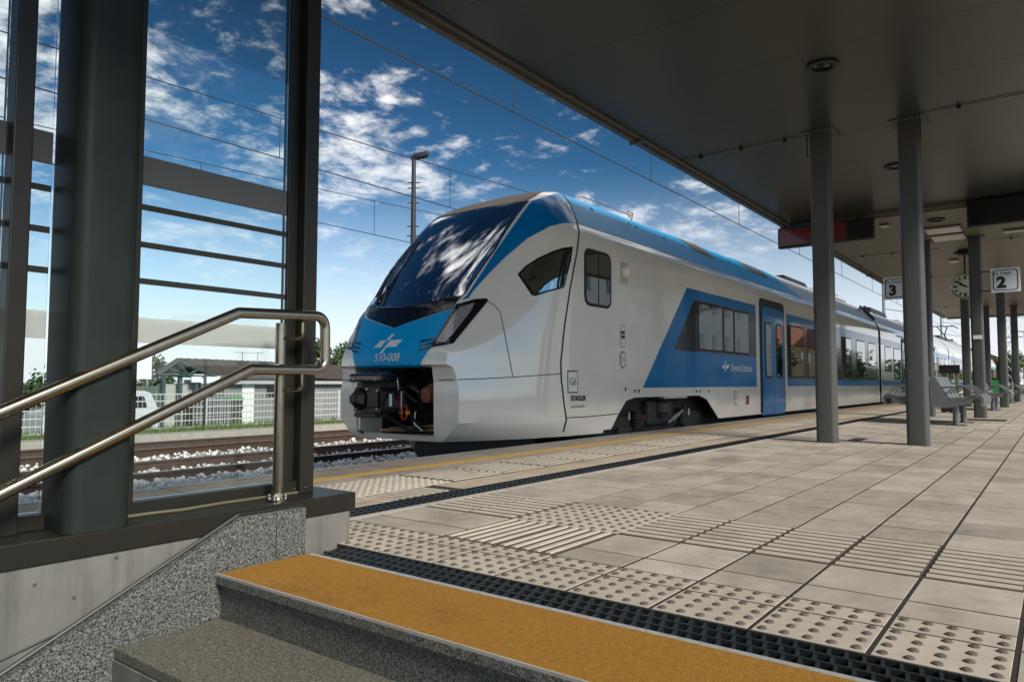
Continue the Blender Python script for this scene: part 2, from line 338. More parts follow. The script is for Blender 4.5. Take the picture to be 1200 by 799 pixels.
# loose pale ballast between the platform and the second track, and between the tracks
st = MB()
ico = bmesh.new(); bmesh.ops.create_icosphere(ico, subdivisions=1, radius=1); iv = [v.co.copy() for v in ico.verts]; jf = [[v.index for v in f.verts] for f in ico.faces]; ico.free()
rs = random.Random(3)
def stones(n, x0, x1, y0, y1, z, r0, r1, bias=1.0):
    for _ in range(n):
        x = x0+(x1-x0)*rs.random()**bias; y = rs.uniform(y0, y1); r = rs.uniform(r0, r1)
        e = Matrix.Rotation(rs.random()*6.3, 3, (rs.random()-.5, rs.random()-.5, rs.random()+.1))
        sx, sy, sz = rs.uniform(.7, 1.3), rs.uniform(.7, 1.3), rs.uniform(.45, .8); zz = z+rs.uniform(-.02, .035)
        st.add([Vector((x, y, zz)) + e @ Vector((v.x*sx, v.y*sy, v.z*sz))*r*rs.uniform(.82, 1.15) for v in iv], jf)
stones(5200, 2, 15, 8.3, 9.9, -.66, .022, .055, 1.3)
stones(1500, 2, 15, 10.2, 11.5, -.705, .02, .045, 1.3)
stones(1500, 3, 18, 11.7, 13.7, -.70, .02, .05, 1.3)
stones(900, 3, 18, 15.4, 16.4, -.74, .02, .05, 1.3)
kind(st.build('ballast_stones', 'stone'), 'stuff', 'pale crushed stone ballast between the tracks')
b = MB(); b.box(-40, 140, 16.45, 17.15, -1.0, -.50, .02); kerb = kind(b.build('low_platform_kerb', 'kerb'), 'structure')
# grass beyond the kerb
gb = MB(); rg = random.Random(5)
for _ in range(9000):
    x = rg.uniform(5, 27); y = 17.2+2.9*rg.random()**1.4; h = rg.uniform(.06, .2)*(1.5 if rg.random() < .1 else 1); a = rg.random()*6.28; wd = rg.uniform(.008, .018)
    dx_, dy_ = math.cos(a)*wd, math.sin(a)*wd; lx, ly = rg.uniform(-.07, .07), rg.uniform(-.07, .07)
    gb.add([(x-dx_, y-dy_, -.61), (x+dx_, y+dy_, -.61), (x+lx+dx_*.5, y+ly+dy_*.5, -.61+h*.7), (x+lx*1.6, y+ly*1.6, -.61+h)], [(0, 1, 2, 3)])
kind(gb.build('grass_strip', 'grass'), 'stuff', 'rough green grass growing between kerb and white fence')

# ================================================================ platform
PE0, PE1 = -1.27, 4.75                        # the two platform edges
XS0 = 1.87                                    # grating starts here; stairwell lies at x < XS0, y < 2.45
b = MB()
b.prism([(2.047, PE0), (160, PE0), (160, 2.933), (2.047, 2.933)], 'z', -.95, -.0022)
b.prism([(-20, 3.137), (160, 3.137), (160, PE1), (-20, PE1)], 'z', -.95, -.0022)
b.prism([(-20, 2.80), (2.047, 2.80), (2.047, 2.933), (-20, 2.933)], 'z', -.95, -.0022)
b.prism([(-20, 2.933), (160, 2.933), (160, 3.137), (-20, 3.137)], 'z', -.95, -.16)
plat = kind(b.build('platform', 'joint'), 'structure')
G = .0068                                     # half joint
def slab_mesh(lx, ly, key, top=0.0, bev=.0012):
    b = MB(); b.add([(-lx/2, -ly/2, -.03), (lx/2, -ly/2, -.03), (lx/2, ly/2, -.03), (-lx/2, ly/2, -.03),
                     (-lx/2, -ly/2, -bev), (lx/2, -ly/2, -bev), (lx/2, ly/2, -bev), (-lx/2, ly/2, -bev),
                     (-lx/2+bev, -ly/2+bev, 0), (lx/2-bev, -ly/2+bev, 0), (lx/2-bev, ly/2-bev, 0), (-lx/2+bev, ly/2-bev, 0)],
                    [(i, (i+1) % 4, 4+(i+1) % 4, 4+i) for i in range(4)] + [(4+i, 4+(i+1) % 4, 8+(i+1) % 4, 8+i) for i in range(4)] + [(8, 9, 10, 11)])
    me = b.mesh(key); me.materials.append(M['slab']); return me
CX = [2.05, 2.31, 2.44, 2.63, 2.965, 3.605]
x = 3.605
while x < 120: x += .322; CX.append(x)
CY = [.415+.307*k for k in range(-6, 9)]      # slab joints running along the platform
cache = {}
def slab(x0, x1, y0, y1, m='slab', name='paving_slab', dz=True):
    k = (round(x1-x0, 3), round(y1-y0, 3), m)
    if k not in cache:
        cache[k] = slab_mesh(x1-x0-2*G, y1-y0-2*G, name); cache[k].materials.clear(); cache[k].materials.append(M[m])
    o = link(name, cache[k], parent=plat, loc=((x0+x1)/2, (y0+y1)/2, random.uniform(-.0007, .0006) if dz else 0))
    if dz: o.rotation_euler = (random.uniform(-.0022, .0022), random.uniform(-.0015, .0015), 0)
    return o
def dome_slab(x0, x1, y0, y1, rows, cols, r=.013, white=False, z=0.0, name='tactile_dome_slab'):
    k = ('d', round(x1-x0, 3), round(y1-y0, 3), rows, cols, white)
    if k not in cache:
        me = slab_mesh(x1-x0-2*G, y1-y0-2*G, name); b = MB(); b.v = [tuple(v.co) for v in me.vertices]; b.f = [tuple(p.vertices) for p in me.polygons]; base = len(b.f)
        lx, ly = x1-x0, y1-y0
        for i in range(rows):
            for j in range(cols):
                px = -lx/2+lx*(i+.5)/rows; py = -ly/2+ly*(j+.5+(.25 if i % 2 else -.25)*0)/cols
                b.lathe([(r*1.15, -.001), (r*.95, .004), (r*.5, .0065)], 8, Matrix.Translation((px, py, 0)))
        me2 = b.mesh(name); me2.materials.append(M['tactile']); me2.materials.append(M['tactile' if white else 'dome'])
        for i, p in enumerate(me2.polygons):
            if i >= base: p.material_index = 1; p.use_smooth = False
        cache[k] = me2
    return link(name, cache[k], parent=plat, loc=((x0+x1)/2, (y0+y1)/2, z))
def rib_slab(x0, x1, y0, y1, n, along, name='tactile_rib_slab'):
    k = ('r', round(x1-x0, 3), round(y1-y0, 3), n, along)
    if k not in cache:
        lx, ly = x1-x0-2*G, y1-y0-2*G; me = slab_mesh(lx, ly, name); b = MB(); b.v = [tuple(v.co) for v in me.vertices]; b.f = [tuple(p.vertices) for p in me.polygons]
        for i in range(n):
            if along == 'y':
                c = -lx/2+lx*(i+.5)/n; h = lx/n*.26
                b.prism([(c-h, -.001), (c+h, -.001), (c+h*.7, .0045), (c-h*.7, .0045)], 'y', -ly/2+.005, ly/2-.005)
            else:
                c = -ly/2+ly*(i+.5)/n; h = ly/n*.26
                b.prism([(c-h, -.001), (c+h, -.001), (c+h*.7, .0045), (c-h*.7, .0045)], 'x', -lx/2+.005, lx/2-.005)
        me2 = b.mesh(name); me2.materials.append(M['groove']); me2.materials.append(M['tactile']); cache[k] = me2
        for i, p in enumerate(me2.polygons):
            if i >= 9: p.material_index = 1
    return link(name, cache[k], parent=plat, loc=((x0+x1)/2, (y0+y1)/2, random.uniform(-.0015, .001)))
# the visible band of the slab field: y from about 0.1 to 2.87; nearest slabs singly, the rest as one mass
mass = MB(); count = 0
def mass_slab(x0, x1, y0, y1):
    e = .001; z = random.uniform(-.0006, .0006)
    mass.add([(x0+G, y0+G, -.013), (x1-G, y0+G, -.013), (x1-G, y1-G, -.013), (x0+G, y1-G, -.013), (x0+G+e, y0+G+e, z), (x1-G-e, y0+G+e, z), (x1-G-e, y1-G-e, z), (x0+G+e, y1-G-e, z)],
             [(0, 1, 5, 4), (1, 2, 6, 5), (2, 3, 7, 6), (3, 0, 4, 7), (4, 5, 6, 7)])
for i in range(len(CX)-1):
    x0, x1 = CX[i], CX[i+1]
    if i >= 4 and x0 > 60: continue
    for j in range(len(CY)-1):
        y0, y1 = CY[j], CY[j+1]
        near = j >= 5
        cross = 1.64 < y0 < 2.20
        if not near:
            mass_slab(x0, x1, y0, y1); continue
        if i in (0, 1):                        # warning domes in front of the stairs
            dome_slab(x0, x1, y0, y1, 4 if i == 0 else 2, 5); continue
        if i in (2, 3) and cross: 
            if i == 2: rib_slab(2.31+.13, 2.965, y0, y1, 5, 'x')
            continue
        if i == 4:
            if cross: dome_slab(x0, x1, y0, y1, 8, 5, white=False)
            else: rib_slab(x0, x1, y0, y1, 8, 'y')
            continue
        if count < 265: slab(x0, x1, y0, y1); count += 1
        else: mass_slab(x0, x1, y0, y1)
mo = kind(mass.build('paving_slabs', 'slabmass', plat), 'stuff')
# tactile block far along the platform, and two cover plates
for j in range(2):
    for i in range(3): rib_slab(13.05+i*.62, 13.05+i*.62+.6, .45+j*.307, .45+(j+1)*.307, 6, 'y').location.z = .004
for x0, y0, x1, y1 in ((9.42, 1.93, 9.95, 2.08), (16.1, .8, 16.75, 1.45)):
    b = MB(); b.box(x0, x1, y0, y1, -.01, .006, .002); b.build('cover_plate', 'darkfix', plat)
# kerb strip, long drain, plain slabs, guide strip, yellow line, edge slabs (along the track)
b = MB(); b.box(-12, 120, 2.873, 2.930, -.03, .001, .003); b.build('drain_kerb', 'kerb', plat)
b = MB(); b.box(-12, 120, 2.934, 3.136, -.155, -.10); b.build('drain_channel', 'pit', plat)
def grate(name, x0, x1, y0, y1, nx, ny, along, parent):
    """cast drain grate: frame, two or three bars lengthways and slanted bars across"""
    b = MB(); t = .0048
    if along == 'x':
        for k in range(ny+1):
            y = y0+(y1-y0)*k/ny; b.box(x0, x1, max(y0, y-t), min(y1, y+t), -.03, 0)
        for i in range(nx):
            for k in range(ny):
                xa = x0+(x1-x0)*(i+.5*(k % 2))/nx; ya = y0+(y1-y0)*k/ny; yb = y0+(y1-y0)*(k+1)/ny; s = (x1-x0)/nx*.45
                b.add([(xa-t, ya, -.001), (xa+t, ya, -.001), (xa+t+s, yb, -.001), (xa-t+s, yb, -.001), (xa-t, ya, -.02), (xa+t, ya, -.02), (xa+t+s, yb, -.02), (xa-t+s, yb, -.02)], [(0, 1, 2, 3), (0, 4, 5, 1), (2, 6, 7, 3), (1, 5, 6, 2), (3, 7, 4, 0)])
    else:
        for k in range(nx+1):
            x = x0+(x1-x0)*k/nx; b.box(max(x0, x-t), min(x1, x+t), y0, y1, -.03, 0)
        for i in range(ny):
            for k in range(nx):
                ya = y0+(y1-y0)*(i+.5*(k % 2))/ny; xa = x0+(x1-x0)*k/nx; xb = x0+(x1-x0)*(k+1)/nx; s = (y1-y0)/ny*.25
                b.add([(xa, ya-t, -.001), (xb, ya-t+s, -.001), (xb, ya+t+s, -.001), (xa, ya+t, -.001), (xa, ya-t, -.02), (xb, ya-t+s, -.02), (xb, ya+t+s, -.02), (xa, ya+t, -.02)], [(0, 1, 2, 3), (0, 4, 5, 1), (2, 6, 7, 3), (1, 5, 6, 2), (3, 7, 4, 0)])
    return b.build(name, 'iron', parent)
for k in range(24): grate('drain_grate', 1.9+k*1.0, 1.9+k*1.0+.995, 2.937, 3.133, 18, 3, 'x', plat)
b = MB(); b.box(26, 120, 2.937, 3.133, -.03, -.002); b.build('drain_cover', 'iron', plat)
x = -6.0; i = 0
while x < 60:
    xe = x+.6
    for (y0, y1, mm) in ((3.14, 3.405, 'edge'), (3.985, 4.186, 'edge')): 
        if not (y0 == 3.14 and 2.9 < x+.3 < 3.5): slab(x, xe, y0, y1, mm, 'border_slab')
    b0 = 4.304; slab(x, xe, b0, 4.748, 'edge', 'edge_slab')
    x = xe
rib_slab(2.92, 3.5, 3.14, 3.405, 9, 'y')
x = 3.83; k = 0
for i in range(3): dome_slab(1.95+i*.62, 1.95+(i+1)*.62, 3.41, 3.98, 10, 9, .017, True)
while x < 32: rib_slab(x, x+.58, 3.41, 3.98, 7, 'x'); x += .585
while x < 60: slab(x, x+.6, 3.41, 3.98, 'tactile', 'guide_slab'); x += .6
b = MB(); b.box(-12, 120, 4.190, 4.300, -.02, .0012); b.build('yellow_line', 'yellow', plat)
b = MB(); b.box(-12, 120, 4.750, 4.775, -.35, .002, .004); b.build('platform_edge_trim', 'steeledge', plat)
b = MB(); b.box(60, 120, 3.14, 4.186, -.02, -.002); b.build('far_border_paving', 'edge', plat)
b = MB(); b.box(60, 120, 4.304, 4.748, -.02, -.002); b.build('far_edge_paving', 'edge', plat)

# ================================================================ stairs going down below the camera
stair = kind(empty('stairs', (1.45, 0, 0)), 'structure')
Y0S, Y1S = -.9, 2.452
b = MB(); b.box(1.455, 1.862, Y0S, Y1S, -.035, -.002, .004); t1 = b.build('top_tread', 'graniteS', stair)
b = MB(); b.box(1.462, 1.842, Y0S, Y1S-.012, -.004, .004, .001); b.build('ochre_coating', 'ochre', t1)
b = MB(); b.box(1.4555, 1.4615, Y0S, Y1S-.004, -.004, .0048); b.build('worn_nosing_edge', 'kerb', t1)
b = MB(); b.box(1.844, 1.868, Y0S, Y1S-.02, -.05, .003); b.build('edge_strip', 'steeledge', stair)
b = MB(); b.box(1.868, 2.045, Y0S, Y1S, -.2, -.09); b.build('grate_channel', 'pit', stair)
for k in range(3): grate('drain_grate', 1.871, 2.043, 2.44-(k+1)*1.1, 2.44-k*1.1-.004, 3, 26, 'y', stair)
for k in range(8):
    zt = -.16*k; xn = 1.455-.345*k
    b = MB(); b.box(xn+.022, xn+.05, Y0S, Y1S, zt-.16, zt-.035); b.build('riser', 'graniteS', stair)
    b = MB(); b.box(xn-.345, xn+.05, Y0S, Y1S, zt-.195, zt-.16, .004); b.build('tread', 'graniteT', stair)
    b = MB(); b.box(xn-.35, xn+.06, Y0S, Y1S, zt-.6, zt-.198); b.build('stair_core', 'concrete', stair)
b = MB(); b.box(-5, 2.05, -1.2, -.905, -2.2, .2); tag(b.build('stairwell_wall', 'concrete'), 'concrete wall on the far side of the stairwell', 'wall')
b = MB(); b.box(-5, -1.2, -.9, 2.45, -1.75, -1.5); kind(b.build('stairwell_floor', 'asphalt'), 'structure')

# ================================================================ parapet, glass screen, handrail (left foreground)
par = empty('parapet_wall', (0, 2.6, -1.8)); tag(par, 'low concrete parapet beside the stairs, capped with brown metal and faced with speckled granite', 'parapet')
b = MB(); b.box(-5, 2.115, 2.502, 2.80, -2.2, .133, .003); b.build('concrete_wall', 'concrete', par)
b = MB(); b.box(-5, 2.14, 2.494, 2.825, .134, .21, .004); b.build('coping', 'brown', par)
sx = lambda x: .187-.466*(1.56-x)
b = MB(); b.prism([(1.705, -.35), (1.705, .187), (1.56, .187), (-2.5, sx(-2.5)), (-2.5, -2.6), (.9, -2.6)], 'y', 2.449, 2.499); b.build('granite_facing', 'graniteL', par)
b = MB(); b.prism([(1.842, -.35), (1.842, .187), (1.708, .187), (1.708, -.35)], 'y', 2.449, 2.499); b.build('granite_facing', 'graniteL', par)
b = MB(); b.tube([(1.842, 2.485, .190), (1.56, 2.485, .192), (-2.5, 2.485, sx(-2.5)+.006)], .007, 6); b.build('sealant_seam', 'black', par)
b = MB(); b.tube([(.35, 2.4995, -.185), (.80, 2.4995, -.125), (1.0, 2.4995, -.075)], .004, 5); b.build('casting_seam', 'darkgrey', par)

YG = 2.66
def gx(px): return on_y(px, 400, YG).x
scr = empty('glass_screen', (1.5, YG, .21)); tag(scr, 'framed glass wind screen with grey film stripes standing on the parapet', 'glass screen')
def post(x0, x1, y0, y1, m='brown'):
    b = MB(); b.box(x0, x1, y0, y1, .21, 3.1, .004); return b.build('post', m, scr)
xr0, xr1 = gx(340), gx(367)
post(xr0+.05, xr1, YG-.02, YG+.10); b = MB(); b.box(xr0, xr0+.05, YG+.03, YG+.075, .21, 3.1, .003); b.build('glazing_bead', 'brown', scr)
xm0, xm1 = gx(149), gx(162); post(xm0, xm1, YG, YG+.07)
xl0, xl1 = gx(3), gx(27); post(xl0, xl1, YG-.02, YG+.08)
post(gx(-120), gx(-95), YG-.02, YG+.08)
panes = [(xm1, xr0), (xl1, gx(60)), (gx(-95), xl0)]
b = MB(); b.box(-3, xr1-.06, YG+.005, YG+.07, .211, .262, .003); b.build('bottom_rail', 'brown', scr)
b = MB(); b.box(-3, xr1, YG, YG+.08, 3.102, 3.18, .003); b.build('top_rail', 'brown', scr)
for x0, x1 in panes:
    b = MB(); b.box(x0+.001, x1-.001, YG+.045, YG+.053, .264, 3.10); p = b.build('pane', 'pane', scr)
    for z0, z1, mm in ((1.432, 1.540, 'film_dark'), (1.335, 1.357, 'film_line'), (1.194, 1.216, 'film_line'), (1.057, 1.079, 'film_line'), (.838, .932, 'film_pale')):
        b = MB(); b.box(x0+.002, x1-.002, YG+.0415, YG+.0445, z0, z1); b.build('film_stripe', mm, p)
for px in (345, 358): 
    b = MB(); c = on_y(px, 563, YG-.02); b.lathe([(.004, 0), (.004, .004), (.002, .006)], 8, Matrix.Translation((c.x, YG-.02, .235)) @ Matrix.Rotation(R(90), 4, 'X')); b.build('rivet', 'bolt', scr)

def fillet(pts, r, n=6):
    pts = [Vector(p) for p in pts]; out = [pts[0]]
    for a, p, c in zip(pts, pts[1:], pts[2:]):
        u, v = (a-p).normalized(), (c-p).normalized(); ang = u.angle(v); d = min(r/math.tan(ang/2), (a-p).length*.49, (c-p).length*.49)
        s, e = p+u*d, p+v*d
        for i in range(n+1):
            t = i/n; out.append((s*(1-t)+p*t)*(1-t) + (p*(1-t)+e*t)*t)
    return out+[pts[-1]]
YR = 2.49
def q(px, py): v = on_y(px, py, YR); return (v.x, YR, v.z)
A_, B_ = Vector(q(280, 367)), Vector(q(295, 433))
low = Vector((-2.4, 0, -2.4*.464))
hr = empty('handrail', (1.79, 2.57, .21)); tag(hr, 'brushed stainless steel double handrail looping back at the top of the stairs', 'handrail')
b = MB(); b.tube(fillet([A_+low, A_, q(381, 371), q(381, 434), B_, B_+low], .055, 8), .0215, 16); b.build('rail', 'steel', hr, smooth=True)
pb = on_y(325, 583, 2.57)
b = MB(); b.tube([(pb.x, 2.57, .212), (pb.x, 2.57, A_.z-.02)], .021, 16); b.build('post', 'steel', hr, smooth=True)
b = MB(); b.lathe([(.045, 0), (.045, .008), (.026, .010), (.024, .03)], 20, Matrix.Translation((pb.x, 2.57, .211))); b.build('base_plate', 'steel', hr, smooth=True)
for k in range(4):
    a = k*1.57+.6; b = MB(); b.lathe([(.007, 0), (.007, .012), (.004, .016)], 8, Matrix.Translation((pb.x+.034*math.cos(a), 2.57+.034*math.sin(a), .219))); b.build('bolt', 'bolt', hr)
for zr in (A_.z, B_.z):
    b = MB(); b.tube(fillet([(pb.x, 2.56, zr-.085), (pb.x+.05, YR, zr-.085), (pb.x+.05, YR, zr-.018)], .03, 5), .0075, 8); b.build('bracket', 'steel', hr, smooth=True)
for px in (-330,):
    c = on_y(px, 583, 2.57); zt = A_.z-.464*(A_.x-c.x); b = MB(); b.tube([(c.x, 2.57, .212), (c.x, 2.57, zt-.02)], .021, 14); b.build('post', 'steel', hr, smooth=True)
pts = [(lambda v: (v.x, min(v.y, 2.648), .2165))(on_z(px, py, .218)) for px, py in ((140, 603), (175, 601), (215, 597), (250, 589), (275, 579), (292, 573), (316, 572))]
b = MB(); b.tube(pts, .0065, 8); tag(b.build('cable', 'cable', smooth=True), 'thin olive cable lying along the brown parapet coping', 'cable')

# ================================================================ canopy and its columns
ZS = 3.72
def rounded(x0, x1, y0, y1, r, n=5):
    pts = []
    for cx, cy, a0 in ((x1-r, y1-r, 0), (x0+r, y1-r, 90), (x0+r, y0+r, 180), (x1-r, y0+r, 270)):
        for i in range(n+1):
            a = R(a0+90*i/n); pts.append((cx+r*math.cos(a), cy+r*math.sin(a)))
    return pts
def column(x, y, z0, label, m='column', sx_=.20, sy_=.22, extra=None):
    e = empty('canopy_column', (x, y, z0)); tag(e, label, 'column', 'canopy columns')
    b = MB(); b.prism(rounded(x-sx_/2, x+sx_/2, y-sy_/2, y+sy_/2, .045), 'z', z0, ZS-.012); b.build('shaft', m, e, smooth=50)
    b = MB(); b.box(x-.19, x+.19, y-.19, y+.19, ZS-.012, ZS-.002); b.build('top_plate', m, e)
    if z0 < .1: b = MB(); b.prism(rounded(x-sx_/2-.008, x+sx_/2+.008, y-sy_/2-.008, y+sy_/2+.008, .05), 'z', z0+.0012, z0+.011); b.build('sealant_collar', 'darkgrey', e)
    return e
column(1.075, 2.615, .211, 'wide green grey canopy column standing on the parapet by the handrail', 'greencol', .205, .235)
c1 = column(9.08, 2.20, 0, 'grey canopy column in front of the red display board')
c2 = column(9.28, 1.28, 0, 'nearest grey canopy column on the open platform, hiding part of the track 3 sign')
c3 = column(17.5, 1.29, 0, 'grey canopy column carrying the track 2 sign, beside the bench')
c4 = column(17.5, 2.20, 0, 'canopy column carrying the track 3 sign, mostly hidden behind the nearest column')
c5 = column(25.7, 2.20, 0, 'distant canopy column directly below the clock')
column(25.7, 1.29, 0, 'distant canopy column just behind the track 2 sign')
column(33.9, 2.20, 0, 'far dark canopy column between the sign column and the next one')
column(33.9, 1.29, 0, 'farthest canopy column at the right edge of the picture')
# small sticker band on the sign column, cable drops
b = MB(); b.box(17.385, 17.398, 1.20, 1.36, 1.60, 1.68); b.build('white_sticker', 'signwhite', c3)
b = MB(); b.tube([(9.0, 1.13, ZS-.02), (9.17, 1.15, ZS-.06), (9.19, 1.155, ZS-.25)], .008, 6); b.build('cable_drop', 'darkfix', c2)
b = MB(); b.tube([(8.96, 2.33, ZS-.02), (8.97, 2.325, ZS-.3)], .008, 6); b.build('cable_drop', 'darkfix', c1)

can = empty('platform_canopy', (14, 1.74, ZS)); tag(can, 'long flat platform canopy with smooth metal soffit near and ribbed ceiling beyond', 'canopy')
CE0, CE1 = -.72, 4.20; XB = 14.0; XE = 38.55
x = -7.0; k = 0
while x < XB-.3:
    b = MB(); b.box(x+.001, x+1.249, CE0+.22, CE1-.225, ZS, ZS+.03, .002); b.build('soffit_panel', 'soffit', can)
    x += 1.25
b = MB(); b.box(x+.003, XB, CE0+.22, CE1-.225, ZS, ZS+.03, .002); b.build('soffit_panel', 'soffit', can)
b = MB(); b.box(-7, XE, CE0+.03, CE1-.03, ZS+.035, ZS+.42); b.build('roof_slab', 'fascia', can)
for s, ya, yb in ((1, CE1-.22, CE1), (-1, CE0, CE0+.215)):
    for x0, x1 in ((-7, 1.98), (1.99, 8.0), (8.01, XB+.14), (XB+.15, 22), (22.01, 30.3), (30.31, XE)):
        b = MB(); o_ = ya if s > 0 else yb
        pr = [(yb, ZS+.40), (yb, ZS+.01), (yb-.02, ZS-.01), (yb-.09, ZS-.01), (yb-.10, ZS+.02), (ya+.03, ZS+.02), (ya+.02, ZS-.025), (ya, ZS-.025), (ya, ZS+.40)]
        if s < 0: pr = [(ya+yb-p, z) for p, z in pr][::-1]
        b.prism(pr, 'x', x0, x1); b.build('edge_gutter', 'fascia', can)
    for x0 in (2.0, 8.0, XB+.15, 22.0, 30.3):
        b = MB(); yy = CE1-.11 if s > 0 else CE0+.11; b.box(x0-.03, x0+.02, yy-.115, yy+.112, ZS-.03, ZS+.05, .003); b.build('gutter_joint', 'fascia', can)
b = MB(); b.box(XB+.003, XB+.10, CE0+.22, CE1-.225, ZS-.10, ZS+.03, .004); b.build('transverse_beam', 'slat', can)
b = MB(); b.box(XB+.103, XB+.30, CE0+.22, CE1-.225, ZS-.03, ZS+.03, .004); b.build('transverse_beam', 'fascia', can)
sm = MB(); sm.box(.006, .196, CE0+.22, CE1-.225, 0, .03, .006); slat_me = sm.mesh('ceiling_slat'); slat_me.materials.append(M['slat'])
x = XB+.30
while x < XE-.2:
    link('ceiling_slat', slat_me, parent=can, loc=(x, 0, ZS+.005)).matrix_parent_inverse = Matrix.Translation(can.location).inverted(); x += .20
b = MB(); b.box(XE-.10, XE, CE0+.22, CE1-.225, ZS-.06, ZS+.4, .003); b.build('end_fascia', 'slat', can)
# thin conduits with clips across the soffit
def conduit(x, y0, y1, z, clips):
    b = MB(); b.tube([(x, y0, z), (x, y1, z)], .006, 6); o = b.build('conduit', 'fascia', can)
    for i in range(clips):
        y = y0+(y1-y0)*(i+.5)/clips; b = MB(); b.box(x-.02, x+.02, y-.02, y+.02, z-.03, z+.012, .003); b.build('clip', 'darkfix', o)
conduit(9.02, 2.33, 3.97, ZS-.012, 3); conduit(9.05, -.4, 1.15, ZS-.012, 2); conduit(18.4, 2.0, 3.9, ZS-.02, 3); conduit(23.2, 1.6, 3.9, ZS-.02, 3); conduit(17.9, -.3, 1.0, ZS-.02, 2); conduit(32.5, .2, 3.9, ZS-.02, 4)
# round downlights
def downlight(x, y, z, label):
    e = empty('downlight', (x, y, z)); tag(e, label, 'downlight', 'round downlights in the canopy')
    b = MB(); b.lathe([(.150, 0), (.150, -.022), (.118, -.030), (.095, -.024), (.095, 0)], 28, Matrix.Translation((x, y, z))); b.build('ring', 'darkfix', e, smooth=True)
    b = MB(); b.lathe([(.093, -.006), (.05, -.010), (.01, -.011)], 24, Matrix.Translation((x, y, z))); b.build('lens', 'darkglass', e, smooth=True)
downlight(7.11, 1.69, ZS, 'nearest round black downlight in the smooth soffit, ahead of both near columns')
downlight(11.08, 1.70, ZS, 'round black downlight just left of the nearest column, second from the camera')
downlight(15.2, 1.70, ZS, 'round black downlight on the ribbed ceiling just behind the transverse beam')
downlight(19.4, 1.70, ZS, 'small round black downlight on the ribbed ceiling above the clock')
# rectangular ceiling lights
def ceiling_light(x0, x1, y0, y1, label):
    e = empty('ceiling_light', ((x0+x1)/2, (y0+y1)/2, ZS)); tag(e, label, 'ceiling light', 'rectangular ceiling lights')
    b = MB(); b.box(x0, x1, y0, y1, ZS-.02, ZS, .004); b.build('housing', 'fascia', e)
    b = MB(); b.box(x0+.02, x1-.02, y0+.02, y1-.02, ZS-.055, ZS-.021, .012); b.build('cover', 'lamp', e)
ceiling_light(15.9, 16.45, 1.38, 2.0, 'flat cream ceiling light, the nearer of two beside the transverse beam')
ceiling_light(16.75, 17.35, 1.40, 2.0, 'flat cream ceiling light, the farther of two beside the transverse beam')
ceiling_light(20.3, 20.6, 1.83, 2.04, 'small cream ceiling light up and left of the clock')
ceiling_light(17.0, 17.15, .30, .78, 'cream ceiling light strip below the right hand display board')
for j, (ya, yb) in enumerate(((2.45, 2.62), (2.72, 2.9))): ceiling_light(15.0, 15.15, ya, yb, ('small cream ceiling lamp behind the red display board, nearer the column', 'small cream ceiling lamp behind the red display board, farther from the column')[j])

# ================================================================ display boards, signs, clock
def display(x, y0, y1, z0, z1, label, split):
    e = empty('display_board', (x, (y0+y1)/2, z1)); tag(e, label, 'display board')
    b = MB(); b.box(x, x+.14, y0, y1, z0, z1, .012); b.build('housing', 'darkfix', e)
    if split: b = MB(); b.box(x-.006, x-.001, split, y1-.035, z0+.04, z1-.03); b.build('display_window', 'darkred', e)
    b = MB(); b.box(x-.006, x-.001, y0+.03, (split or y1)-.03, z0+.04, z1-.03); b.build('display_window', 'gloss_black', e)  # past the split, the shaded part of the red acrylic is coloured black
    for y in (y0+.25, y1-.25): b = MB(); b.box(x+.05, x+.09, y-.02, y+.02, z1, ZS-.03); b.build('hanger', 'darkfix', e)
display(13.84, 2.505, 4.163, 3.25, 3.630, 'long train display board hanging at the canopy edge, red acrylic with its shaded right part coloured black', 2.95)
display(13.84, -.45, 1.11, 3.26, 3.695, 'black train display board hanging over the right side of the platform', None)
def flat_text(me, name, m, parent, at_, rot):
    o = link(name, me, m, parent)
    mt = Matrix.Translation(at_) @ rot
    me.transform(mt); return o
ROTX = Matrix(((0, 0, -1, 0), (-1, 0, 0, 0), (0, 1, 0, 0), (0, 0, 0, 1)))      # local x -> -Y, y -> Z, normal -> -X
ROTY = Matrix(((1, 0, 0, 0), (0, 0, -1, 0), (0, 1, 0, 0), (0, 0, 0, 1)))       # local x -> X, y -> Z, normal -> -Y
def ring_poly(outer, inner, x, name, m, parent):
    n = len(outer); b = MB(); b.add([(x, *p) for p in outer]+[(x, *p) for p in inner], [(i, (i+1) % n, n+(i+1) % n, n+i) for i in range(n)]); return b.build(name, m, parent)
def track_sign(x, y0, y1, z0, z1, num, label, col_y):
    e = empty('track_sign', (x, (y0+y1)/2, z0)); tag(e, label, 'sign', 'track number signs')
    b = MB(); b.box(x, x+.03, y0, y1, z0, z1, .004); p = b.build('panel', 'signwhite', e)
    ring_poly(rounded(y0+.035, y1-.035, z0+.035, z1-.035, .06), rounded(y0+.052, y1-.052, z0+.052, z1-.052, .047), x-.002, 'border', 'ink', p)
    w_, yc, zc = y1-y0, (y0+y1)/2, (z0+z1)/2
    flat_text(text_mesh(num, .30, bold=.016), 'number', 'ink', p, (x-.003, yc+.07, zc-.055), ROTX)
    flat_text(text_mesh('To Track', .082, bold=.002), 'wording', 'inkblue', p, (x-.003, yc+.055, zc+.135), ROTX)
    for z in (z0+.05, z1-.05):
        b = MB(); ya, yb = sorted((col_y, y1 if col_y > y1 else y0)); b.box(x+.035, x+.06, ya, yb, z-.012, z+.012); b.build('bracket', 'darkfix', e)
track_sign(17.32, .53, 1.02, 2.52, 3.01, '2', 'white track number sign reading To Track 2 on a canopy column', 1.2)
track_sign(17.32, 2.475, 2.975, 2.512, 2.997, '3', 'white track number sign reading To Track 3 at the canopy edge', 2.3)
